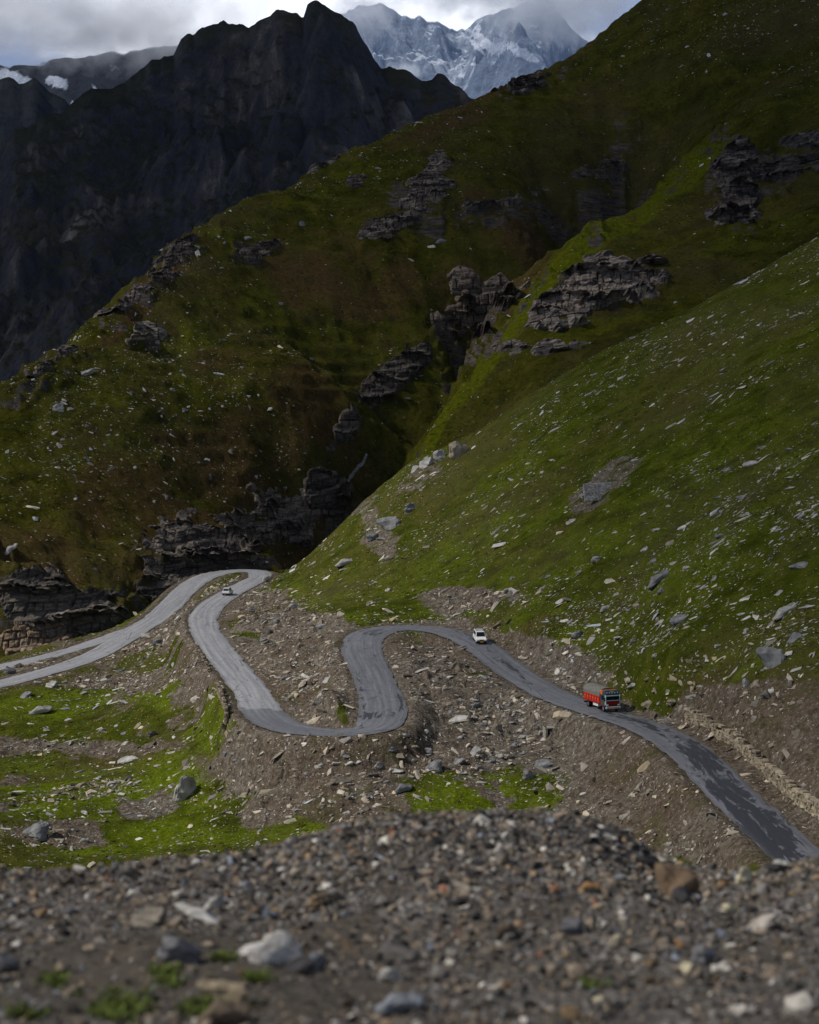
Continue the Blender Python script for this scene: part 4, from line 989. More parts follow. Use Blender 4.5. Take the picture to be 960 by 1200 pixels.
# ------------------------------------------------------------------ foreground gravel heap
FGP = []
for px, py, Y in [(0, 1200, 4.6), (300, 1200, 4.6), (600, 1200, 4.6), (960, 1200, 4.6), (0, 1130, 5.6), (250, 1130, 5.6), (480, 1135, 5.6), (700, 1130, 5.7), (960, 1130, 5.6), (-150, 1150, 5.2), (1110, 1150, 5.2),
                  (0, 1075, 6.7), (200, 1080, 6.6), (400, 1085, 6.5), (430, 1100, 6.1), (600, 1060, 6.8), (800, 1072, 6.7), (960, 1070, 6.7), (100, 1048, 7.4), (300, 1040, 7.4), (480, 1010, 7.4), (620, 1005, 7.4), (720, 1020, 7.3), (850, 1050, 7.3), (940, 1030, 7.2),
                  (-100, 1010, 9), (0, 1017, 8.9), (60, 1020, 8.9), (120, 1015, 8.9), (200, 1003, 9.0), (300, 994, 9.0), (370, 972, 9.0), (430, 960, 9.0), (500, 954, 9.0), (570, 951, 9.0), (640, 950, 9.0), (690, 955, 8.8), (722, 966, 8.7), (748, 990, 8.6), (762, 1012, 8.5), (800, 1028, 8.6), (840, 1030, 8.6), (880, 1016, 8.5), (920, 1006, 8.4), (960, 992, 8.3), (1060, 975, 8.3)]:
    p_ = P(px, py, Y); p_[2] -= .05; FGP.append(p_)
for px, py in [(-100, 1010), (0, 1017), (120, 1015), (300, 994), (430, 960), (570, 951), (690, 958), (765, 1005), (820, 1028), (960, 992), (1060, 975)]:
    for Y, d in ((9.9, .55), (11.5, 2.2), (14, 5.0)):
        p = P(px, py, 9.0); FGP.append(np.array([p[0] / 9 * Y, Y, p[2] - d]))
for x in (-4.5, -1.5, 1.5, 4.5):
    FGP.append(np.array([x, 3.0, -1.50])); FGP.append(np.array([x, 1.2, -1.46])); FGP.append(np.array([x, -2.0, -1.5]))
fg_f = tps(FGP, 1e-3, 3.0)
GX = np.linspace(-5.2, 5.2, 620); GYv = np.concatenate([np.linspace(-2, 3.6, 30), np.linspace(3.65, 10.6, 520), np.linspace(10.7, 14, 20)])
gx, gy = np.meshgrid(GX, GYv)
gz = fg_f(gx, gy)
gpx, gpy = proj(gx, np.maximum(gy, 1), gz)
gvl = smooth(1095, 1050, gpy) if False else 1 - smooth(1040, 1110, gpy + 26 * fbm(gx, gy, .5, 3, 90))
earth = union(gpx + 30 * fbm(gx, gy, .5, 4, 98), gpy + 14 * fbm(gx, gy, .5, 4, 99), [(180, 1150, 170, 36), (410, 1105, 60, 26), (140, 1115, 100, 16), (460, 1050, 36, 10), (560, 1130, 40, 12), (860, 1118, 60, 10), (330, 1178, 110, 22)])
gvl = np.clip(np.maximum(gvl, .42) - earth * .8, 0, 1)
gz = gz + fbm(gx, gy, .9, 3, 95) * .035 + fbm(gx, gy, .16, 4, 96) * .014 + fbm(gx, gy, .03, 2, 97) * .005
class GridS:
    def h(s, x, y):
        i = np.clip(np.interp(y, GYv, np.arange(len(GYv))), 0, len(GYv) - 1.001); j = np.clip(np.interp(x, GX, np.arange(len(GX))), 0, len(GX) - 1.001)
        i0 = i.astype(int); j0 = j.astype(int); a = i - i0; b = j - j0
        return (gz[i0, j0] * (1 - a) + gz[i0 + 1, j0] * a) * (1 - b) + (gz[i0, j0 + 1] * (1 - a) + gz[i0 + 1, j0 + 1] * a) * b
FG = GridS()
def mat_fg():
    m = M('gravelly_earth'); g = m.sep(m.attr('mask').outputs['Color'])[0]
    n1 = m.noise(2.0, 6, .65); n2 = m.noise(22, 6, .7); n3 = m.noise(90, 4, .7)
    e = m.ramp(n2, [(.25, (.038, .033, .028)), (.5, (.082, .071, .059)), (.75, (.14, .123, .102))])
    gr = m.ramp(m.sep(m.voro(60, out='Color'))[0], [(0, (.045, .043, .045)), (.6, (.12, .115, .115)), (.95, (.30, .28, .26))])
    c = m.mix(m.ramp(m.math('ADD', g, m.math('SUBTRACT', n1, .5)), [(.3, 0.0), (.6, 1.0)]), e, gr)
    c = m.mix(m.math('MULTIPLY', m.ramp(n1, [(.5, 0.0), (.66, 1.0)]), .25), c, (.10, .075, .045))
    return m.set(c, .95, m.bump(m.math('ADD', n2, m.math('MULTIPLY', n3, .5)), .8, .02))
add('foreground_ground', grid_mesh('foreground_ground', gx, gy, gz, mat_fg(), {'mask': np.stack([gvl, gvl, gvl, gvl * 0 + 1], -1)}), kind='structure')

def fg_stones(n, smin, smax, pw, seed, y0=4.2, y1=9.9):
    g = np.random.default_rng(seed)
    y = np.sqrt(g.random(n) * (y1 ** 2 - y0 ** 2) + y0 ** 2); sx0 = g.uniform(-.46, .46, n); x = sx0 * y
    z = FG.h(x, y); px, py = proj(x, y, z)
    i = np.clip(np.interp(y, GYv, np.arange(len(GYv))).astype(int), 0, len(GYv) - 1); j = np.clip(np.interp(x, GX, np.arange(len(GX))).astype(int), 0, len(GX) - 1)
    k = g.random(n) < .07 + .93 * gvl[i, j] ** 1.3
    k &= (np.abs(sx0) < .25) | (g.random(n) < .55)
    x, y, z = x[k], y[k], z[k]; n = len(x)
    s = np.minimum(smin * (1 - g.random(n)) ** (-1 / pw), smax)
    nr = np.stack([g.normal(0, .35, n), g.normal(-.1, .35, n), np.ones(n)], 1); nr /= np.linalg.norm(nr, axis=1, keepdims=True)
    fr = basis(nr, g.uniform(0, 6.28, n))
    size = np.stack([s * g.uniform(.9, 1.5, n), s * g.uniform(.9, 1.3, n), s * g.uniform(.9, 1.6, n)], 1)
    pos = np.stack([x, y, z + s * g.uniform(-.05, .25, n)], 1)
    v = g.random((n, 1)); t = np.array([[.145, .138, .133]]) * (.24 + 1.2 * v ** 1.9)
    kind = g.random((n, 1))
    t = np.where(kind < .025, np.array([[.28, .20, .12]]) * (.4 + .9 * v), t); t = np.where(kind < .003, np.array([[.36, .15, .09]]) * (.5 + .7 * v), t)
    t = np.where(kind > .95, np.array([[.55, .53, .49]]) * (.6 + .5 * v), t); t = np.where((kind > .895) & (kind < .91), np.array([[.17, .20, .25]]) * (.6 + .8 * v), t)
    t = np.where((kind > .25) & (kind < .60), np.array([[.20, .165, .13]]) * (.4 + 1.0 * v), t)
    return pos, size, fr, t
CG = [stone_proto(900 + i, 1, .8, .6 + .1 * (i % 3), 10 + i % 4) for i in range(12)]
add('gravel', rocks_mesh('gravel', *fg_stones(230000, .0075, .045, 2.15, 5), CG, M_GRAV), kind='stuff')
add('pebbles', rocks_mesh('pebbles', *fg_stones(2200, .022, .085, 2.4, 6), CG, M_GRAV), kind='stuff')

def fgrock(px, py, w, h, mat, label, var=0, rot=(0, 0, 0), name='rock', bury=.25):
    s, k = ray(px, py); ys = np.arange(4, 9.6, .01)
    hit = FG.h(s * ys, ys) > k * ys
    Y = ys[hit.argmax()] if hit.any() else 8.7
    x = s * Y; z = float(FG.h(np.array([x]), np.array([Y]))[0]); m = Y / F
    V = BIG[var % 12][0]; ext = V.max(0) - V.min(0); W, H = w * m, h * m
    o = add(name, big_mesh(var % 12, mat), loc=(x, Y + W * .2, z + H * (.5 - bury)), label=label, category='rock')
    o.rotation_euler = rot; o.scale = (W / ext[0], W * .75 / ext[1], H * (1 + bury * .5) / ext[2])
def fgmat(name, c, v=.35):
    return mat_stone(name, [(.3, tuple(a * (1 - v) for a in c)), (.5, c), (.75, tuple(min(.9, a * (1 + v)) for a in c))], 1.6, dist=.02)
W_ = fgmat('white_rock', (.46, .44, .41)); T_ = fgmat('ochre_rock', (.30, .215, .125)); O_ = fgmat('orange_rock', (.34, .20, .09), .2); C_ = fgmat('cream_rock', (.55, .50, .36), .2); B_ = fgmat('brown_rock', (.15, .115, .085)); G_ = fgmat('grey_rock', (.17, .17, .18)); D_ = fgmat('dark_rock_and_shade', (.05, .048, .05)); BL_ = fgmat('bluish_rock', (.22, .235, .26))
for a in [
 (176, 1086, 50, 30, fgmat('mottled_rock', (.22, .195, .16)), 'mottled brown-grey rock with a rounded top, left of the white one', 8, (0, 0, .2)),
 (230, 1084, 60, 26, W_, 'white flat-bottomed rock right of the mottled brown one', 3, (0, .12, 0)),
 (250, 1068, 22, 26, W_, 'small pointed white stone right behind the white flat rock', 7, (0, .5, 0)),
 (322, 1132, 84, 44, W_, 'large white streaked rock tilted over a dark hollow', 2, (0.2, .45, .3)),
 (350, 1142, 44, 22, D_, 'black slab added as the shade under the tilted white streaked rock', 4, (0, -.7, .2)),  # black piece painted as the shade in the hollow
 (368, 1140, 22, 32, BL_, 'bluish white stone at the right end of the streaked rock', 9, (0, .3, 0)),
 (204, 1126, 56, 32, G_, 'flat grey-brown rock sunk in the bare earth', 10, (0, .1, 0)),
 (257, 1178, 58, 30, fgmat('tan_rock', (.27, .22, .15)), 'tan rock among small weeds near the lower edge', 11, (0, 0, .4)),
 (283, 1142, 10, 9, O_, 'small bright orange stone on the bare earth', 6, (0, 0, 0)),
 (258, 1205, 64, 26, B_, 'brown flat rock cut by the lower edge, below the weeds', 1, (0, 0, 0)),
 (8, 1142, 30, 34, G_, 'grey rock at the far left with a pale lit side', 6, (0, 0, 0)),
 (784, 1052, 62, 46, fgmat('rust_brown_rock', (.15, .105, .07)), 'big rust-brown slab leaning on the right heap crest', 5, (.3, .75, .3)),
 (806, 1062, 46, 24, D_, 'black slab added as the shaded side of the rust-brown leaning one', 4, (0, .4, .2)),  # black piece stands in for the leaning slab's shaded side
 (812, 1060, 28, 16, BL_, 'small blue-grey stone below the black slab', 8, (0, 0, 0)),
 (872, 1038, 26, 24, C_, 'cream stone standing on the crest before the road', 7, (0, -.3, 0)),
 (848, 1044, 16, 14, O_, 'orange stone to the left of the cream crest stone', 9, (0, 0, 0)),
 (912, 1016, 36, 16, fgmat('pale_grey_rock', (.38, .37, .34)), 'pale grey flat rock on the right crest', 2, (0, -.15, 0)),
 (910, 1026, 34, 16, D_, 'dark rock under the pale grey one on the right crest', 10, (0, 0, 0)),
 (890, 1092, 46, 20, fgmat('dusty_rock', (.36, .33, .29)), 'long dusty pale slab at the right, below the crest', 0, (0, -.55, .2)),
 (592, 1100, 28, 22, B_, 'brown square-edged rock on the middle of the heap', 9, (0, .2, .3)),
 (672, 1096, 34, 32, G_, 'dark grey rock with white flecks on the heap', 6, (0, -.5, .3)),
 (690, 1046, 28, 10, O_, 'long orange stone lying across the heap', 1, (0, .05, 0)),
 (540, 1048, 24, 15, fgmat('sandy_rock', (.30, .26, .21)), 'sandy stone in the upper middle of the heap', 11, (0, .1, 0)),
 (590, 1014, 15, 18, fgmat('fawn_rock', (.26, .21, .16)), 'fawn upright stone high on the heap', 7, (0, .3, 0)),
 (804, 1142, 24, 20, C_, 'cream yellow stone at the lower right on fine gravel', 8, (0, 0, 0)),
 (830, 1130, 42, 34, G_, 'grey boulder half buried behind the cream yellow stone', 6, (0, 0, .5)),
 (722, 1110, 15, 22, C_, 'narrow cream stone standing in the fine gravel', 9, (0, .5, 0)),
 (853, 1072, 20, 14, C_, 'cream pebble with an orange side, below the crest dip', 10, (0, 0, 0)),
 (795, 1112, 10, 14, O_, 'tiny orange stone left of the half buried boulder', 11, (0, 0, 0)),
 (702, 1174, 16, 9, C_, 'pale yellow pebble alone near the lower edge', 8, (0, 0, 0)),
 (370, 1064, 32, 16, T_, 'ochre stone on the left half of the heap', 7, (0, -.2, 0)),
 (288, 1056, 28, 16, D_, 'dark stone on the left heap beside pale ones', 8, (0, 0, 0)),
 (305, 1054, 12, 10, W_, 'small white stone right of the dark one on the left heap', 9, (0, 0, 0)),
 (194, 1022, 9, 12, W_, 'small white pebble at the crest on the left', 6, (0, 0, 0)),
 (114, 1016, 11, 11, O_, 'orange pebble on the left crest', 7, (0, 0, 0)),
 (137, 1016, 22, 14, BL_, 'blue-grey stone on the left crest', 10, (0, 0, 0)),
 (153, 1010, 16, 9, W_, 'white flat stone on the crest before the meadow', 2, (0, 0, 0)),
 (92, 1016, 18, 14, W_, 'pale block on the crest left of the orange pebble', 11, (0, 0, 0)),
 (563, 969, 11, 10, W_, 'white pebble near the top of the heap', 8, (0, 0, 0)),
 (600, 994, 8, 6, W_, 'tiny white pebble in the upper heap, right of centre', 9, (0, 0, 0)),
 (762, 1020, 28, 26, D_, 'dark rock at the steep right end of the heap', 6, (0, 0, 0)),
 (930, 1186, 20, 12, O_, 'orange-brown stone near the lower right corner', 7, (0, .3, 0)),
 (465, 1190, 60, 20, BL_, 'flat bluish stone at the lower edge near the middle', 1, (0, 0, 0)),
 (455, 1150, 26, 18, W_, 'white stone on the gravel below the bare hollow', 9, (0, 0, 0)),
]:
    fgrock(*a)

# small weeds in the bare earth at the lower left
def blades():
    g = random.Random(4); V, T, C = [], [], []
    spots = [(140, 1185, 30, 14, 26), (245, 1185, 26, 10, 22), (60, 1150, 14, 6, 8), (195, 1150, 14, 8, 8), (300, 1150, 10, 4, 10), (265, 1125, 12, 4, 6), (30, 1190, 20, 6, 8), (688, 1158, 10, 3, 6), (190, 1140, 12, 5, 6)]
    for cx, cy, rx, ry, n in spots:
        for _ in range(n * 3):
            px, py = g.gauss(cx, rx * .6), g.gauss(cy, ry * .6); s, k = ray(px, py); ys = np.arange(3.8, 9, .02)
            hit = FG.h(s * ys, ys) > k * ys; Y = ys[hit.argmax()] if hit.any() else 5; x0 = s * Y; z0 = k * Y
            for _ in range(7):
                a = g.uniform(0, 6.28); L = g.uniform(.008, .026); w = g.uniform(.002, .006); sp = g.uniform(.5, 1.8)
                bx, by = x0 + g.gauss(0, .012), Y + g.gauss(0, .012)
                tip = (bx + math.cos(a) * L * sp, by + math.sin(a) * L * sp, z0 + L)
                mid = (bx + math.cos(a) * L * sp * .5, by + math.sin(a) * L * sp * .5, z0 + L * .7)
                nx_, ny_ = -math.sin(a) * w, math.cos(a) * w; i = len(V)
                V += [(bx, by, z0 - .01), (mid[0] + nx_, mid[1] + ny_, mid[2]), tip, (mid[0] - nx_, mid[1] - ny_, mid[2])]
                T.append((i, i + 1, i + 2, i + 3))
    return raw_mesh('weeds', V, T, WEED, False)
_w = M('weed_leaf'); WEED = _w.set(_w.ramp(_w.noise(9, 3), [(.3, (.045, .065, .012)), (.7, (.10, .13, .028))]), .7)
add('weeds', blades(), kind='stuff')

# ------------------------------------------------------------------ walls, culvert, wire panel, stream, snow patch
def simple(name, col, rough=.6, metal=0, var=.12, scale=3):
    m = M(name); n = m.noise(scale, 4, .6, m.map(m.pos(False), (1, 1, 1)))
    c = m.ramp(n, [(.3, tuple(a * (1 - var) for a in col)), (.7, tuple(min(1, a * (1 + var)) for a in col))])
    return m.set(c, rough, None, metal)
M_WALL = mat_stone('rubble_wall_stone', [(.3, .2), (.7, .4)], .9, usecol=True, obj=False)
def wall(path, courses, bw, bh, tone, label, seed, name='stone_wall', base_drop=.2, lean=.12):
    g = np.random.default_rng(seed)
    x, y, z, w = pick([a for a, _ in path], [b for _, b in path], sheets=(0,))
    ok = ~np.isnan(y); p = np.stack([x, y], 1)[ok]
    L = np.concatenate([[0], np.cumsum(np.hypot(*np.diff(p, axis=0).T))])
    pos, size, fr, tn = [], [], [], []
    for c in range(courses):
        t = 0.0
        while t < L[-1]:
            wd = bw * g.uniform(.55, 1.4)
            q = min(t + wd / 2, L[-1]); bx, by = np.interp(q, L, p[:, 0]), np.interp(q, L, p[:, 1])
            e = min(q + .5, L[-1]); e0 = max(q - .5, 0)
            dx, dy = np.interp(e, L, p[:, 0]) - np.interp(e0, L, p[:, 0]), np.interp(e, L, p[:, 1]) - np.interp(e0, L, p[:, 1])
            yaw = math.atan2(dy, dx)
            bz = NEAR.h(np.array([bx]), np.array([by]))[0] - base_drop + c * bh + bh * .5
            t += wd * .96
            if c >= courses - 2 and g.random() < .35 + .25 * vnoise(np.array([q / 4.0]), np.array([.5]), seed)[0]: continue
            nrm = np.array([[g.normal(0, .05), g.normal(0, .05), 1.0]]); nrm /= np.linalg.norm(nrm)
            pos.append((bx - math.sin(yaw) * lean * -c * bh, by + math.cos(yaw) * lean * -c * bh, bz)); size.append((wd * 1.03, bw * .8 * g.uniform(.8, 1.2), bh * g.uniform(.85, 1.15)))
            fr.append(basis(nrm, np.array([yaw + g.normal(0, .08)]))[0]); tn.append(np.array(tone) * g.uniform(.55, 1.25))
    pos = np.array(pos); piv = np.array([pos[:, 0].mean(), pos[:, 1].mean(), pos[:, 2].min()])
    add(name, rocks_mesh(name, pos - piv, np.array(size), np.array(fr), np.array(tn), BLOCKS, M_WALL, g.integers(0, len(BLOCKS), len(pos))), loc=piv, label=label, category='stone wall')
wall([(806, 846), (818, 850), (835, 858), (852, 868), (868, 880), (882, 893), (896, 905), (910, 918), (924, 930), (938, 942), (952, 954), (970, 968)], 6, .95, .34, (.34, .29, .215), 'low crumbling tan stone wall along the gravel verge of the lower road', 41)
wall([(256, 812), (261, 822), (265, 832), (267, 842), (266, 852), (262, 862)], 6, .6, .36, (.27, .225, .165), 'tan rubble retaining wall holding up the grey road bend above the meadow', 42, base_drop=.5)
wall([(213, 745), (222, 752), (232, 762), (240, 775), (246, 788)], 3, .6, .32, (.24, .20, .155), 'low broken stone edging below the descending grey road', 43, base_drop=.4)

def boxm(bm, x0, x1, y0, y1, z0, z1, bev=0.0, seg=1, taper=None):
    c = [bm.verts.new((x, y, z)) for x in (x0, x1) for y in (y0, y1) for z in (z0, z1)]
    if taper:                                             # (dx0, dx1, dy) pull of the upper four corners
        for v in c:
            if abs(v.co.z - z1) < 1e-6:
                v.co.x += taper[0] if abs(v.co.x - x0) < 1e-6 else -taper[1]
                v.co.y += taper[2] if v.co.y < (y0 + y1) / 2 else -taper[2]
    fs = [(0, 1, 3, 2), (4, 6, 7, 5), (0, 4, 5, 1), (2, 3, 7, 6), (0, 2, 6, 4), (1, 5, 7, 3)]
    F_ = [bm.faces.new([c[i] for i in f]) for f in fs]
    if bev:
        bmesh.ops.bevel(bm, geom=list({e for f in F_ for e in f.edges}), offset=bev, segments=seg, affect='EDGES', profile=.7)
def bobj(name, bm, mat, parent=None, **tags):
    me = bpy.data.meshes.new(name); bmesh.ops.recalc_face_normals(bm, faces=bm.faces); bm.to_mesh(me); bm.free(); me.materials.append(mat)
    return add(name, me, parent, **tags)
def box(name, mat, parent, *a, **k):
    bm = bmesh.new(); boxm(bm, *a, **k); return bobj(name, bm, mat, parent)
def empty(name, loc, rz=0, **tags):
    o = link(bpy.data.objects.new(name, None)); o.location = loc; o.rotation_euler = (0, 0, rz)
    for k, v in tags.items(): o[k] = v
    return o
def tube(bm, a, b, r, n=8):
    a, b = Vector(a), Vector(b); d = (b - a); q = d.to_track_quat('Z', 'Y')
    res = bmesh.ops.create_cone(bm, cap_ends=True, segments=n, radius1=r, radius2=r, depth=d.length)
    bmesh.ops.transform(bm, matrix=Matrix.Translation((a + b) / 2) @ q.to_matrix().to_4x4(), verts=res['verts'])

# wire-netted stone panel on the green slope
x, y, z, _ = pick1(705, 584, sheets=(0,)); mpx = y / F
pan = empty('gabion_panel', (x, y, z - .3), R(14), label='grey netted panel of broken stone set in a brown slip on the green slope', category='gabion')
Wp, Hp = 42 * mpx, 23 * mpx
g_ = np.random.default_rng(8); pos, size, fr, tn = [], [], [], []
for i in range(22):
    for j in range(12):
        u = (i + .5) / 22 - .5; v = (j + .5) / 12
        pos.append((u * Wp + v * .9, v * Hp * .95, v * Hp * .80 + u * Wp * .05)); size.append((Wp / 20, .5, Hp / 11)); fr.append(basis(np.array([[0, -.1 + g_.normal(0, .1), 1.0]]) / 1.005, g_.normal(0, .1, 1))[0]); tn.append(np.array((.24, .235, .23)) * g_.uniform(.8, 1.9))
add('stone_fill', rocks_mesh('stone_fill', np.array(pos), np.array(size), np.array(fr), np.array(tn), BLOCKS, M_WALL, g_.integers(0, 8, len(pos))), pan)
M_WIRE = simple('galvanised_wire', (.32, .33, .34), .5, .6)
bm = bmesh.new()
for i in range(6):
    u = i / 5 - .5; tube(bm, (u * Wp - .05, -.32, -.1 + u * Wp * .05), (u * Wp + .95, Hp * .95 - .30, Hp * .84 + u * Wp * .05), .025, 5)
for j in range(4):
    v = j / 3; tube(bm, (-.5 * Wp + v * .9, v * Hp * .95 - .32, v * Hp * .84 - Wp * .025), (.5 * Wp + v * .9, v * Hp * .95 - .32, v * Hp * .84 + Wp * .025), .025, 5)
bobj('wire_mesh', bm, M_WIRE, pan)

# culvert under the main road
x, y, z, _ = pick1(645, 862, sheets=(0,))
cul = empty('culvert', (x, y, z - .3), R(12), label='small pale stone culvert mouth in the earth bank below the main road', category='culvert')
M_CUL = mat_stone('culvert_stone', [(.3, (.20, .18, .14)), (.6, (.38, .35, .29))], 1.5)
box('side_wall', M_CUL, cul, -.80, -.40, -.2, 1.2, 0, 1.5, bev=.06); box('side_wall', M_CUL, cul, .30, .85, -.3, 1.2, 0, 1.35, bev=.06)
box('lintel', M_CUL, cul, -.85, .75, -.25, 1.1, 1.28, 1.5, bev=.05); box('dark_backing', M_DARK, cul, -.41, .31, .9, 1.1, 0, 1.3)  # dark plate closes the mouth behind the lintel

# stream in the gorge, and the last snow
def ribbon(name, pts, w, mat, sheets=(1,), lift=.35, **tags):
    x, y, z, _ = pick([a for a, _ in pts], [b for _, b in pts], sheets=sheets); ok = ~np.isnan(y); p = np.stack([x, y], 1)[ok]
    t = np.linspace(0, len(p) - 1, 60); px_ = np.interp(t, np.arange(len(p)), p[:, 0]); py_ = np.interp(t, np.arange(len(p)), p[:, 1])
    jit = vnoise(t * 2, t * 0, 7) * .3
    off = np.linspace(-.5, .5, 4); X = px_[:, None] + off[None] * w * (1 + jit[:, None]) ; Y = py_[:, None] + 0 * X
    Z = FAR.h(X, Y) + lift
    return add(name, grid_mesh(name, X, Y, Z, mat), **tags)
_m = M('white_water'); M_WAT = _m.set(_m.ramp(_m.noise(1.4, 5, .7), [(.4, (.10, .11, .12)), (.6, (.30, .32, .33))]), .3)
ribbon('stream', [(393, 586), (400, 575), (410, 562), (420, 548), (430, 536)], .55, M_WAT, kind='structure')
_m = M('old_snow'); M_SNOW = _m.set(_m.ramp(_m.noise(1.2, 5, .7), [(.3, (.55, .57, .6)), (.6, (.8, .82, .84))]), .7)
sx_, sy_, sz_, _ = pick1(620, 348, sheets=(1,))
o = add('snow_patch', big_mesh(1, M_SNOW), loc=(sx_, sy_, sz_ + .4), label='small white snow remnant wedged at the top of the green spur beside the cliff', category='snow patch')
o.scale = (5.0, 2.2, 1.6); o.rotation_euler = (0, -R(28), 0)

# ------------------------------------------------------------------ vehicles
RED = simple('truck_red_paint', (.46, .030, .018), .5, var=.22); ORG = simple('orange_paint', (.62, .16, .03), .5); TARP = simple('grey_tarpaulin', (.17, .165, .145), .9, var=.25)
TEAL = simple('pale_teal_paint', (.42, .62, .60), .5); NAVY = simple('dark_teal_paint', (.045, .065, .085), .5); BLK = simple('black_rubber', (.018, .018, .02), .85); DKR = simple('dark_red_paint', (.22, .014, .014), .4)
WHT = simple('white_paint', (.74, .735, .72), .35, var=.05); LBL = simple('light_blue_paint', (.40, .52, .62), .5); GLS = simple('dark_glass', (.012, .014, .018), .08, var=.05); YEL = simple('yellow_plate', (.70, .42, .02), .5, var=.04)
STL = simple('steel', (.30, .31, .32), .45, .7); BRN = simple('brown_cab_paint', (.10, .06, .05), .5); LMP = simple('lamp_glass', (.75, .75, .72), .15, var=.03); SIL = simple('silver_paint', (.42, .43, .45), .35, var=.04)

def wheel(par, x, y, r, w, rimc, name='wheel'):
    bm = bmesh.new()
    res = bmesh.ops.create_cone(bm, cap_ends=False, segments=20, radius1=r, radius2=r, depth=w)
    # tyre as a ring: outer tread and sidewalls in to the rim
    V = {}
    bm.clear()
    prof = [(r * .58, -w / 2), (r * .93, -w / 2), (r, -w * .32), (r, w * .32), (r * .93, w / 2), (r * .58, w / 2)]
    rings = []
    for k in range(20):
        a = k / 20 * 2 * math.pi; rings.append([bm.verts.new((q * math.cos(a), h, q * math.sin(a))) for q, h in prof])
    for k in range(20):
        for j in range(6):
            a, b = rings[k], rings[(k + 1) % 20]; bm.faces.new((a[j], a[(j + 1) % 6], b[(j + 1) % 6], b[j]))
    t = bobj(name, bm, BLK, par); t.location = (x, y, r)
    bm = bmesh.new(); bmesh.ops.create_cone(bm, cap_ends=True, segments=16, radius1=r * .58, radius2=r * .58, depth=w * .7)
    bmesh.ops.create_cone(bm, cap_ends=True, segments=10, radius1=r * .2, radius2=r * .2, depth=w * .95)
    bmesh.ops.rotate(bm, matrix=Matrix.Rotation(R(90), 3, 'X'), verts=bm.verts)
    bobj('rim', bm, rimc, t)

def road_at(px, py, lat):
    x, y, z, _ = pick1(px, py, sheets=(0,))
    i = int(np.hypot(ROAD[:, 0] - x, ROAD[:, 1] - y).argmin())
    a, b = ROAD[max(i - 3, 0)], ROAD[min(i + 3, len(ROAD) - 1)]
    d = (a[:2] - b[:2]); d /= np.linalg.norm(d)            # towards the lower end of the road
    n = np.array([-d[1], d[0]])
    c = ROAD[i]
    slope = math.atan2(a[2] - b[2], np.linalg.norm(a[:2] - b[:2]))
    return c[0] + n[0] * lat, c[1] + n[1] * lat, c[2] + .055, math.atan2(d[1], d[0]), slope

x, y, z, rz, sl = road_at(703, 834, 1.1)
TR = empty('cargo_truck', (x, y, z), rz, label='red and grey covered cargo truck with an ornate headboard coming down the road', category='truck')
TR.rotation_euler = (0, -sl, rz)
box('chassis', BLK, TR, -3.5, 3.3, -.45, .45, .62, .95)
bd = box('cargo_bed', RED, TR, -3.7, 1.75, -1.2, 1.2, 1.05, 2.12, bev=.02)
bm = bmesh.new()
for s_ in (-1, 1):
    for k in range(7): boxm(bm, -3.62 + k * .87, -3.55 + k * .87, s_ * 1.2 - .03, s_ * 1.2 + .03, 1.08, 2.10)
    boxm(bm, -3.72, 1.77, s_ * 1.2 - .035, s_ * 1.2 + .035, 1.00, 1.09)
bobj('bed_rib', bm, DKR, bd)
bm = bmesh.new()
for s_ in (-1, 1):
    for k in range(6):
        cx_ = -3.15 + k * .87
        boxm(bm, cx_ - .17, cx_ + .17, s_ * 1.2 - .022, s_ * 1.2 + .022, 1.62, 1.74); boxm(bm, cx_ - .05, cx_ + .05, s_ * 1.2 - .024, s_ * 1.2 + .024, 1.36, 1.56)
bobj('painted_mark', bm, ORG, bd)
bm = bmesh.new()                                           # tarpaulin: arched, sagging between the hoops
prof = [(-1.21, 2.10), (-1.22, 2.62), (-1.05, 3.05), (-.6, 3.26), (0, 3.34), (.6, 3.26), (1.05, 3.05), (1.22, 2.62), (1.21, 2.10)]
rows = []
for k in range(25):
    xx = -3.72 + k * (5.45 / 24); sag = .05 * math.sin(k / 4 * 2 * math.pi) - .03
    rows.append([bm.verts.new((xx, a * (1 + sag * .25), b + (sag if b > 2.2 else 0))) for a, b in prof])
for k in range(24):
    for j in range(8): bm.faces.new((rows[k][j], rows[k + 1][j], rows[k + 1][j + 1], rows[k][j + 1]))
bm.faces.new(rows[0]); bm.faces.new(rows[-1][::-1])
bobj('tarpaulin', bm, TARP, TR)
cb = box('cab', NAVY, TR, 1.85, 3.62, -1.17, 1.17, .85, 2.55, bev=.06, seg=2, taper=(0, .14, .03))
dr = None
for s_ in (-1, 1):
    y0_, y1_ = (1.145, 1.205) if s_ > 0 else (-1.205, -1.145)
    dr = box('door', BRN, TR, 2.15, 3.2, y0_, y1_, 1.0, 1.72, bev=.02)
    box('window', LBL if s_ > 0 else GLS, TR, 2.3, 3.15, y0_ - .01, y1_ - (.01 if s_ > 0 else -.01), 1.76, 2.35, bev=.02)
    box('mirror', BLK, TR, 3.45, 3.6, s_ * 1.32 - .08, s_ * 1.32 + .08, 1.7, 2.25, bev=.02)
    box('headlight', LMP, TR, 3.62, 3.72, s_ * .88 - .17, s_ * .88 + .17, .98, 1.2, bev=.03)
    box('windscreen', GLS, TR, 3.50, 3.60, min(s_ * .06, s_ * .98), max(s_ * .06, s_ * .98), 1.80, 2.30, bev=.02)
    box('side_pillar', TEAL, TR, 3.40, 3.66, s_ * 1.11 - .07, s_ * 1.11 + .07, 1.1, 2.5, bev=.02)
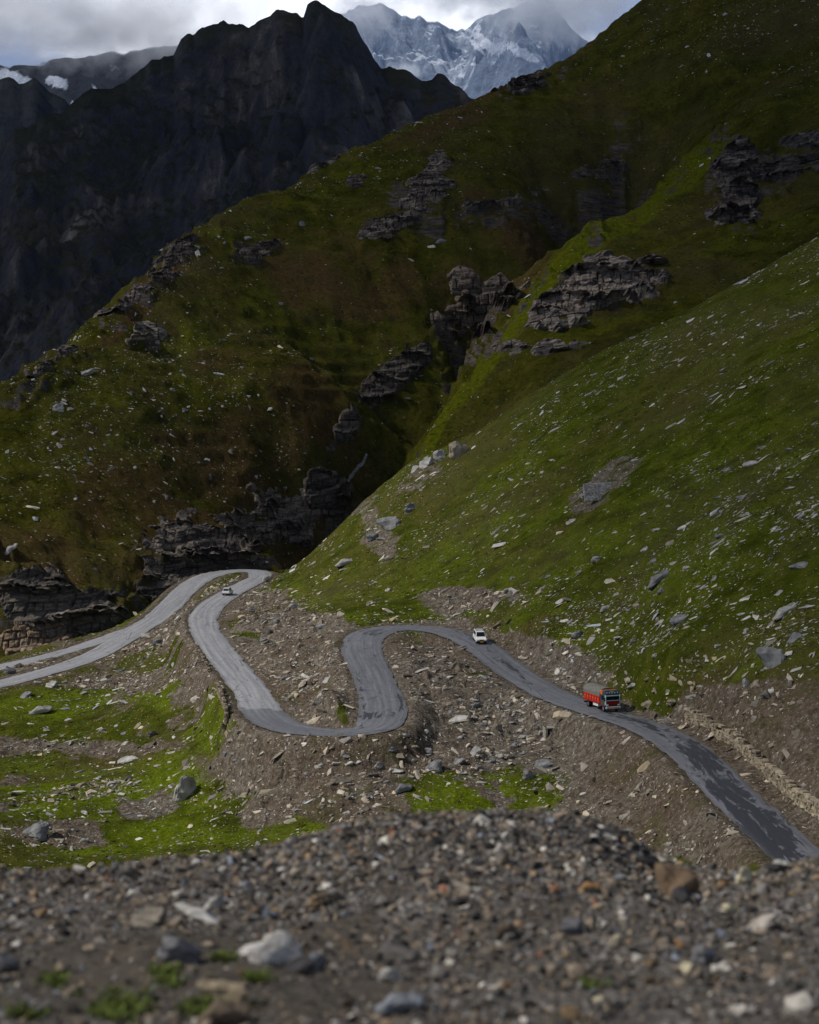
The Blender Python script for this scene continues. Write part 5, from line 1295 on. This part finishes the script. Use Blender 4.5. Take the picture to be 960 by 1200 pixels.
box('windscreen_surround', TEAL, TR, 3.45, 3.62, -1.05, 1.05, 2.32, 2.46, bev=.02); box('windscreen_sill', TEAL, TR, 3.5, 3.66, -1.05, 1.05, 1.66, 1.78, bev=.02)
gl = box('grille', DKR, TR, 3.60, 3.68, -1.03, 1.03, 1.02, 1.62, bev=.02)
bm = bmesh.new()
for k in range(5): boxm(bm, 3.68, 3.71, -.95, .95, 1.26 + k * .07, 1.285 + k * .07)
bobj('grille_bar', bm, RED, gl)
box('bumper', LBL, TR, 3.62, 3.86, -1.16, 1.16, .55, .86, bev=.03)
bm = bmesh.new()
for k in range(5): boxm(bm, 3.86, 3.88, -.9 + k * .4, -.72 + k * .4, .60, .82)
bobj('bumper_stripe', bm, ORG, TR)
box('number_plate', YEL, TR, 3.885, 3.90, -.26, .26, .62, .80)
hb = box('headboard', NAVY, TR, 2.6, 3.55, -1.19, 1.19, 2.56, 3.12, bev=.04, taper=(0, .25, .06))
box('headboard_side', ORG, TR, 1.9, 2.58, -1.215, 1.215, 2.45, 3.06, bev=.05)
bm = bmesh.new()
for k in range(5): boxm(bm, 3.28, 3.50, -.95 + k * .42, -.78 + k * .42, 2.72, 2.9)
bobj('headboard_ornament', bm, LBL, hb)
box('headboard_crest', YEL, hb, 3.2, 3.42, -.3, .3, 2.93, 3.02); box('roof_lamp', RED, TR, 3.40, 3.56, -.12, .12, 2.5, 2.6)
box('side_box', WHT, TR, -.6, 1.0, -1.12, -.6, .55, .98, bev=.03); box('side_box', SIL, TR, -.6, 1.0, .6, 1.12, .55, .98, bev=.03)
box('mudguard', DKR, TR, 2.1, 3.3, -1.18, 1.18, .84, 1.0, bev=.03); box('rear_bumper', BLK, TR, -3.75, -3.6, -1.1, 1.1, .5, .7)
for yy in (-.98, .98): wheel(TR, 2.7, yy, .5, .28, STL)
for yy in (-1.0, -.70, .70, 1.0): wheel(TR, -2.35, yy, .5, .26, STL)

def car(px, py, lat, label, body, roofc, turn=0, L=4.3, W=1.75, H=1.82, plate=YEL, hoodc=None, rack=True, flip=False):
    x, y, z, rz, sl = road_at(px, py, lat)
    if flip: rz += math.pi; sl = -sl
    rz += R(turn)
    c = empty('car', (x, y, z), rz, label=label, category='car'); c.rotation_euler = (0, -sl, rz)
    h = L / 2; w = W / 2
    bm = bmesh.new()                                       # lower body from a side profile
    prof = [(-h, .38), (-h + .02, .98), (-h + .25, 1.06), (h - 1.15, 1.06), (h - .35, .98), (h - .05, .82), (h, .40)]
    L_ = [[bm.verts.new((a, s_ * (w - (.06 if b > .9 else 0)), b)) for a, b in prof] for s_ in (-1, 1)]
    n = len(prof)
    for j in range(n): bm.faces.new((L_[0][j], L_[0][(j + 1) % n], L_[1][(j + 1) % n], L_[1][j]))
    bm.faces.new(L_[0]); bm.faces.new(L_[1][::-1])
    bmesh.ops.bevel(bm, geom=list(bm.edges), offset=.05, segments=2, affect='EDGES')
    bobj('body', bm, body, c)
    box('cabin', body if roofc is None else roofc, c, -h + .1, h - 1.2, -w + .05, w - .05, 1.04, H, bev=.07, seg=2, taper=(.18, .62, .14))
    # windscreen laid on the slope of the cabin front
    x0, x1 = h - 1.2, h - 1.82
    bm = bmesh.new(); a = [(x0 - .02, -w + .17, 1.10), (x0 - .02, w - .17, 1.10), (x1 + .10, w - .26, H - .12), (x1 + .10, -w + .26, H - .12)]
    vs = [bm.verts.new((p_[0] + .02, p_[1], p_[2] + .03)) for p_ in a]; vb = [bm.verts.new((p_[0] - .04, p_[1], p_[2] - .02)) for p_ in a]
    bm.faces.new(vs); bm.faces.new(vb[::-1])
    for j in range(4): bm.faces.new((vs[j], vb[j], vb[(j + 1) % 4], vs[(j + 1) % 4]))
    bobj('windscreen', bm, GLS, c)
    for s_ in (-1, 1):
        for xa, xb in ((-h + .45, -.75), (-.65, .25)):
            bm = bmesh.new(); yl, yh = s_ * (w - .045), s_ * (w - .155)
            q = [(xa, yl, 1.14), (xb + .25, yl, 1.14), (xb, yh, H - .15), (xa + .08, yh, H - .15)]
            va = [bm.verts.new((a_, b_ + s_ * .012, c_)) for a_, b_, c_ in q]; vb = [bm.verts.new((a_, b_ - s_ * .03, c_)) for a_, b_, c_ in q]
            bm.faces.new(va); bm.faces.new(vb[::-1])
            for j in range(4): bm.faces.new((va[j], vb[j], vb[(j + 1) % 4], va[(j + 1) % 4]))
            bobj('side_window', bm, GLS, c)
        box('headlight', LMP, c, h - .10, h + .015, s_ * (w - .25) - .16, s_ * (w - .25) + .16, .66, .84, bev=.02)
        box('mirror', body, c, h - 1.5, h - 1.35, s_ * (w + .10) - .09, s_ * (w + .10) + .09, 1.08, 1.24, bev=.02)
        for xx in (-h + .78, h - .78): wheel(c, xx, s_ * (w - .12), .34, .22, STL)
    box('rear_window', GLS, c, -h + .12, -h + .24, -w + .3, w - .3, 1.15, H - .18, bev=.01)
    box('bumper', BLK, c, h - .12, h + .10, -w + .02, w - .02, .26, .60, bev=.04); box('rear_bumper', BLK, c, -h - .10, -h + .12, -w + .02, w - .02, .28, .58, bev=.04)
    box('grille', simple('car_grille', (.16, .04, .04) if plate is YEL else (.12, .12, .13), .5), c, h - .04, h + .02, -.36, .36, .66, .84, bev=.01)
    box('number_plate', plate, c, h + .10, h + .12, -.27, .27, .38, .56)
    if rack:
        bm = bmesh.new()
        for s_ in (-1, 1): tube(bm, (-h + .5, s_ * (w - .25), H + .09), (h - 2.0, s_ * (w - .25), H + .09), .03)
        for k in range(5):
            xx = -h + .5 + k * (L - 2.5) / 4; tube(bm, (xx, -w + .25, H + .09), (xx, w - .25, H + .09), .025)
            for s_ in (-1, 1): tube(bm, (xx, s_ * (w - .25), H - .04), (xx, s_ * (w - .25), H + .09), .02)
        bobj('roof_rack', bm, BLK, c)
    return c
car(567, 755, 1.0, 'white car with a roof rack and yellow plate descending the main road', WHT, None, -15)
car(267, 699, 0.2, 'small white car with a silver roof on the far grey road', WHT, SIL, L=4.0, W=1.68, H=1.72, plate=SIL, rack=False, flip=True)

# ------------------------------------------------------------------ sky, clouds, light
SUN_EL, SUN_AZ = R(44), R(-105)      # azimuth measured from +Y towards +X: the sun stands on the left, a little behind the camera
sd = Vector((math.sin(SUN_AZ) * math.cos(SUN_EL), math.cos(SUN_AZ) * math.cos(SUN_EL), math.sin(SUN_EL)))
world = bpy.data.worlds.new('World'); sc.world = world; world.use_nodes = True
wt = world.node_tree; N, L = wt.nodes, wt.links
bg = N['Background']; bg.inputs['Strength'].default_value = 0.10
sky = N.new('ShaderNodeTexSky'); sky.sky_type = 'NISHITA'; sky.sun_disc = False; sky.sun_elevation = SUN_EL; sky.sun_rotation = SUN_AZ; sky.altitude = 3500; sky.air_density = 1.0; sky.dust_density = 1.2
tc = N.new('ShaderNodeTexCoord')
def wn(scale, vec, detail=6, rough=.6):
    n = N.new('ShaderNodeTexNoise'); n.inputs['Scale'].default_value = scale; n.inputs['Detail'].default_value = detail; n.inputs['Roughness'].default_value = rough; L.new(vec, n.inputs['Vector']); return n.outputs['Fac']
mp = N.new('ShaderNodeMapping'); mp.inputs['Scale'].default_value = (1, 1, 2.6); L.new(tc.outputs['Generated'], mp.inputs['Vector'])
def wramp(f, st):
    n = N.new('ShaderNodeValToRGB'); 
    while len(n.color_ramp.elements) < len(st): n.color_ramp.elements.new(.5)
    for e, (p, c) in zip(n.color_ramp.elements, st): e.position = p; e.color = (*c, 1)
    L.new(f, n.inputs[0]); return n.outputs[0]
def wmix(f, a, b, mode='MIX'):
    n = N.new('ShaderNodeMix'); n.data_type = 'RGBA'; n.blend_type = mode
    for i, v in ((0, f), (6, a), (7, b)):
        if isinstance(v, (int, float)): n.inputs[i].default_value = v
        elif isinstance(v, tuple): n.inputs[i].default_value = (*v, 1)
        else: L.new(v, n.inputs[i])
    return n.outputs[2]
n1 = wn(3.2, mp.outputs[0]); n2 = wn(9.0, mp.outputs[0], 7, .6)
cl = wramp(n1, [(.3, (2.0, 2.45, 3.4)), (.55, (3.5, 4.0, 5.1)), (.75, (5.6, 6.1, 7.0))])
# a bright break in the cloud above the dark peak, grey sheets to its left and right
def bright(px, py, width, col, src):
    s, k = ray(px, py); d = Vector((s, 1, k)).normalized()
    dp = N.new('ShaderNodeVectorMath'); dp.operation = 'DOT_PRODUCT'; L.new(tc.outputs['Generated'], dp.inputs[0]); dp.inputs[1].default_value = d
    mr = N.new('ShaderNodeMapRange'); mr.interpolation_type = 'SMOOTHERSTEP'; mr.inputs[1].default_value = math.cos(R(width)); mr.inputs[2].default_value = 1.0
    ad = N.new('ShaderNodeMath'); ad.operation = 'MULTIPLY_ADD'; L.new(n2, ad.inputs[0]); ad.inputs[1].default_value = .022 * (width / 8) ** 2; 
    L.new(dp.outputs['Value'], ad.inputs[2])
    sb = N.new('ShaderNodeMath'); sb.operation = 'SUBTRACT'; L.new(ad.outputs[0], sb.inputs[0]); sb.inputs[1].default_value = .011 * (width / 8) ** 2
    L.new(sb.outputs[0], mr.inputs[0])
    return wmix(mr.outputs[0], src, col)
cl = bright(60, 30, 8, (2.6, 3.15, 4.7), cl)
cl = bright(700, 0, 7, (3.2, 3.9, 5.6), cl)
cl = bright(345, -10, 9, (14, 14.2, 14.8), cl)
cover = wramp(n1, [(.28, (.0, .0, .0)), (.42, (1, 1, 1))])
colr = wmix(.93, sky.outputs[0], cl)
# sky overhead darkened to dim the ambient light on the hills
sp = N.new('ShaderNodeSeparateXYZ'); L.new(tc.outputs['Generated'], sp.inputs[0])
up = wramp(sp.outputs['Z'], [(.25, (1, 1, 1)), (.55, (.42, .44, .48))])
colr = wmix(1.0, colr, up, 'MULTIPLY')
L.new(colr, bg.inputs['Color'])

sun = bpy.data.lights.new('Sun', 'SUN'); sun.energy = 3.6; sun.angle = R(1.8); sun.color = (1.0, .95, .87)
so = link(bpy.data.objects.new('Sun', sun)); so.rotation_euler = sd.to_track_quat('Z', 'Y').to_euler()

# unseen cloud bank added overhead, shaped to block the sun: its shade lies over the hillside, the dark mountain and the top of the slope
def mat_cloud():
    m = bpy.data.materials.new('shade_cloud_bank'); m.use_nodes = True; t = m.node_tree; Nn, Ll = t.nodes, t.links
    Nn.remove(Nn['Principled BSDF']); out = Nn['Material Output']
    d = Nn.new('ShaderNodeBsdfDiffuse'); d.inputs[0].default_value = (.82, .84, .88, 1)
    tl = Nn.new('ShaderNodeBsdfTranslucent'); tl.inputs[0].default_value = (.82, .84, .88, 1)
    mx = Nn.new('ShaderNodeMixShader'); mx.inputs[0].default_value = .25; Ll.new(d.outputs[0], mx.inputs[1]); Ll.new(tl.outputs[0], mx.inputs[2])
    tr = Nn.new('ShaderNodeBsdfTransparent'); at = Nn.new('ShaderNodeAttribute'); at.attribute_name = 'thick'
    sp_ = Nn.new('ShaderNodeSeparateColor'); Ll.new(at.outputs['Color'], sp_.inputs[0])
    m2 = Nn.new('ShaderNodeMixShader'); Ll.new(sp_.outputs[0], m2.inputs[0]); Ll.new(tr.outputs[0], m2.inputs[1]); Ll.new(mx.outputs[0], m2.inputs[2])
    Ll.new(m2.outputs[0], out.inputs['Surface']); return m
CZ = 1500.0
def shade_at(x, y):
    """how thick the cloud is that stands between the sun and the ground point x, y (ground near z = 0)"""
    n = fbm(x, y, 260, 4, 201, .55) * .22
    a = smooth(450, 560, y + 120 * n) * (.60 + .37 * smooth(-60, 120, x + 80 * n)); a = np.maximum(a, smooth(900, 1200, y) * .97)                 # the far hillside and all beyond
    b = smooth(-18, 45, x - (y - 300) * .18 + 60 * n) * smooth(120, 260, y) * .86  # upper part of the right slope
    b = np.maximum(b, smooth(95, 170, x + 40 * n) * .85)
    for cx_, cy_, rx_, ry_, k_ in ((14, 568, 30, 36, .85), (56, 640, 36, 50, .75), (92, 720, 40, 50, .5), (-30, 900, 90, 70, .45), (-140, 640, 110, 60, .35)):  # thin spots made to let sun onto the spur and ridges
        a = a * (1 - k_ * np.exp(-(((x - cx_ ) / rx_) ** 2 + ((y - cy_) / ry_) ** 2)))
    return np.clip(np.maximum(a, b) + n * .35 * (np.maximum(a, b) > .05), 0, .99)
CXs, CYs = np.meshgrid(np.arange(-900, 2600, 22.0), np.concatenate([np.arange(60, 2000, 26.0), np.arange(2000, 5100, 50.0)]))
th = shade_at(CXs, CYs)
edge = smooth(0, 300, 2600 - CXs) * smooth(0, 500, CXs + 900) * smooth(0, 500, 5000 - CYs)
th = th * edge
sh = sd * (CZ / sd.z)
cxx, cyy = CXs + sh.x, CYs + sh.y
puff = fbm(cxx, cyy, 300, 5, 210, .55)
zb = CZ - (60 * puff + 50) * th; zt = CZ + 6 + (130 * np.maximum(puff, -.6) + 170) * th
r_, c_ = cxx.shape; Vb = np.stack([cxx, cyy, zb], -1).reshape(-1, 3); Vt = np.stack([cxx, cyy, zt], -1).reshape(-1, 3)
ii = np.arange(r_ * c_).reshape(r_, c_); q1 = np.stack([ii[:-1, :-1], ii[1:, :-1], ii[1:, 1:], ii[:-1, 1:]], -1).reshape(-1, 4)
qt = q1[:, ::-1] + r_ * c_
ring = np.concatenate([ii[0, :], ii[1:, -1], ii[-1, -2::-1], ii[-2:0:-1, 0]]); rn = np.roll(ring, -1)
side = np.stack([ring, rn, rn + r_ * c_, ring + r_ * c_], -1)
al = 1 - np.sqrt(1 - np.clip(th, 0, .99)); al2 = np.concatenate([al.ravel(), al.ravel()])[:, None]
add('shade_cloud_bank', raw_mesh('shade_cloud_bank', np.concatenate([Vb, Vt]), np.concatenate([q1, qt, side]), mat_cloud(), True, {'thick': np.concatenate([al2, al2, al2, al2 * 0 + 1], 1)}), kind='structure')

# clouds hanging on the snow peaks: real volumes of uneven density
def cloud(px, py, Y, rx, ry, rz_, dens, seed, label=None):
    p = P(px, py, Y)
    bm = bmesh.new(); bmesh.ops.create_icosphere(bm, subdivisions=4, radius=1.0)
    m = bpy.data.materials.new('cloud_vapour'); m.use_nodes = True; t = m.node_tree; Nn, Ll = t.nodes, t.links
    Nn.remove(Nn['Principled BSDF']); v = Nn.new('ShaderNodeVolumePrincipled'); v.inputs['Color'].default_value = (.95, .97, 1.0, 1); v.inputs['Anisotropy'].default_value = .2
    tc_ = Nn.new('ShaderNodeTexCoord'); ge = Nn.new('ShaderNodeNewGeometry')
    ln = Nn.new('ShaderNodeVectorMath'); ln.operation = 'LENGTH'; Ll.new(tc_.outputs['Object'], ln.inputs[0])
    no = Nn.new('ShaderNodeTexNoise'); no.inputs['Scale'].default_value = 1.7 / min(rx, ry, rz_) ; no.inputs['Detail'].default_value = 5; no.inputs['Roughness'].default_value = .6
    Ll.new(ge.outputs['Position'], no.inputs['Vector'])
    a = Nn.new('ShaderNodeMath'); a.operation = 'MULTIPLY_ADD'; Ll.new(no.outputs['Fac'], a.inputs[0]); a.inputs[1].default_value = 2.6; a.inputs[2].default_value = -.55
    b = Nn.new('ShaderNodeMath'); b.operation = 'SUBTRACT'; Ll.new(a.outputs[0], b.inputs[0]); Ll.new(ln.outputs['Value'], b.inputs[1])
    c = Nn.new('ShaderNodeMath'); c.operation = 'MULTIPLY'; c.use_clamp = False; Ll.new(b.outputs[0], c.inputs[0]); c.inputs[1].default_value = dens * 2
    d = Nn.new('ShaderNodeMath'); d.operation = 'MAXIMUM'; Ll.new(c.outputs[0], d.inputs[0]); d.inputs[1].default_value = 0
    Ll.new(d.outputs[0], v.inputs['Density']); Ll.new(v.outputs[0], Nn['Material Output'].inputs['Volume'])
    me = bpy.data.meshes.new('cloud'); bm.to_mesh(me); bm.free(); me.materials.append(m)
    o = add('cloud', me, loc=tuple(p)); o.scale = (rx, ry, rz_); o['kind'] = 'stuff'
    return o
cloud(20, 12, 7600, 1150, 500, 260, .0035, 1)
cloud(170, 46, 7700, 480, 400, 170, .003, 2)
cloud(655, -6, 27500, 1700, 1400, 860, .0022, 3)
cloud(425, 16, 27500, 620, 900, 480, .0014, 4)
cloud(540, -12, 27500, 1500, 1200, 520, .0012, 5)
cloud(476, 84, 20500, 260, 300, 130, .005, 6)

HAZE = 5.5e-6
if HAZE:
    bm = bmesh.new(); boxm(bm, -26000, 34000, -400, 42000, -700, 9000)
    hm = bpy.data.materials.new('thin_mountain_haze'); hm.use_nodes = True; t = hm.node_tree; t.nodes.remove(t.nodes['Principled BSDF'])
    v = t.nodes.new('ShaderNodeVolumePrincipled'); v.inputs['Color'].default_value = (.42, .62, 1.0, 1); v.inputs['Density'].default_value = HAZE
    t.links.new(v.outputs[0], t.nodes['Material Output'].inputs['Volume'])
    bobj('haze', bm, hm, kind='stuff')

cam = bpy.data.cameras.new('Camera'); co = link(bpy.data.objects.new('Camera', cam))
cam.sensor_fit = 'VERTICAL'; cam.sensor_height = 36; cam.sensor_width = 28.8; cam.lens = F / 1200 * 36
cam.clip_start = .1; cam.clip_end = 120000
co.location = (0, 0, 0); co.rotation_euler = (R(90) - TH, 0, 0)
cam.dof.use_dof = True; cam.dof.focus_distance = 330; cam.dof.aperture_fstop = 3.4
sc.camera = co
sc.view_settings.view_transform = 'Standard'; sc.view_settings.look = 'None'; sc.view_settings.gamma = 1.0
sc.view_settings.exposure = 0.0
sc.cycles.max_bounces = 5; sc.cycles.diffuse_bounces = 2; sc.cycles.glossy_bounces = 2; sc.cycles.use_denoising = True
sc.cycles.volume_bounces = 3; sc.cycles.transparent_max_bounces = 12; sc.cycles.volume_max_steps = 64
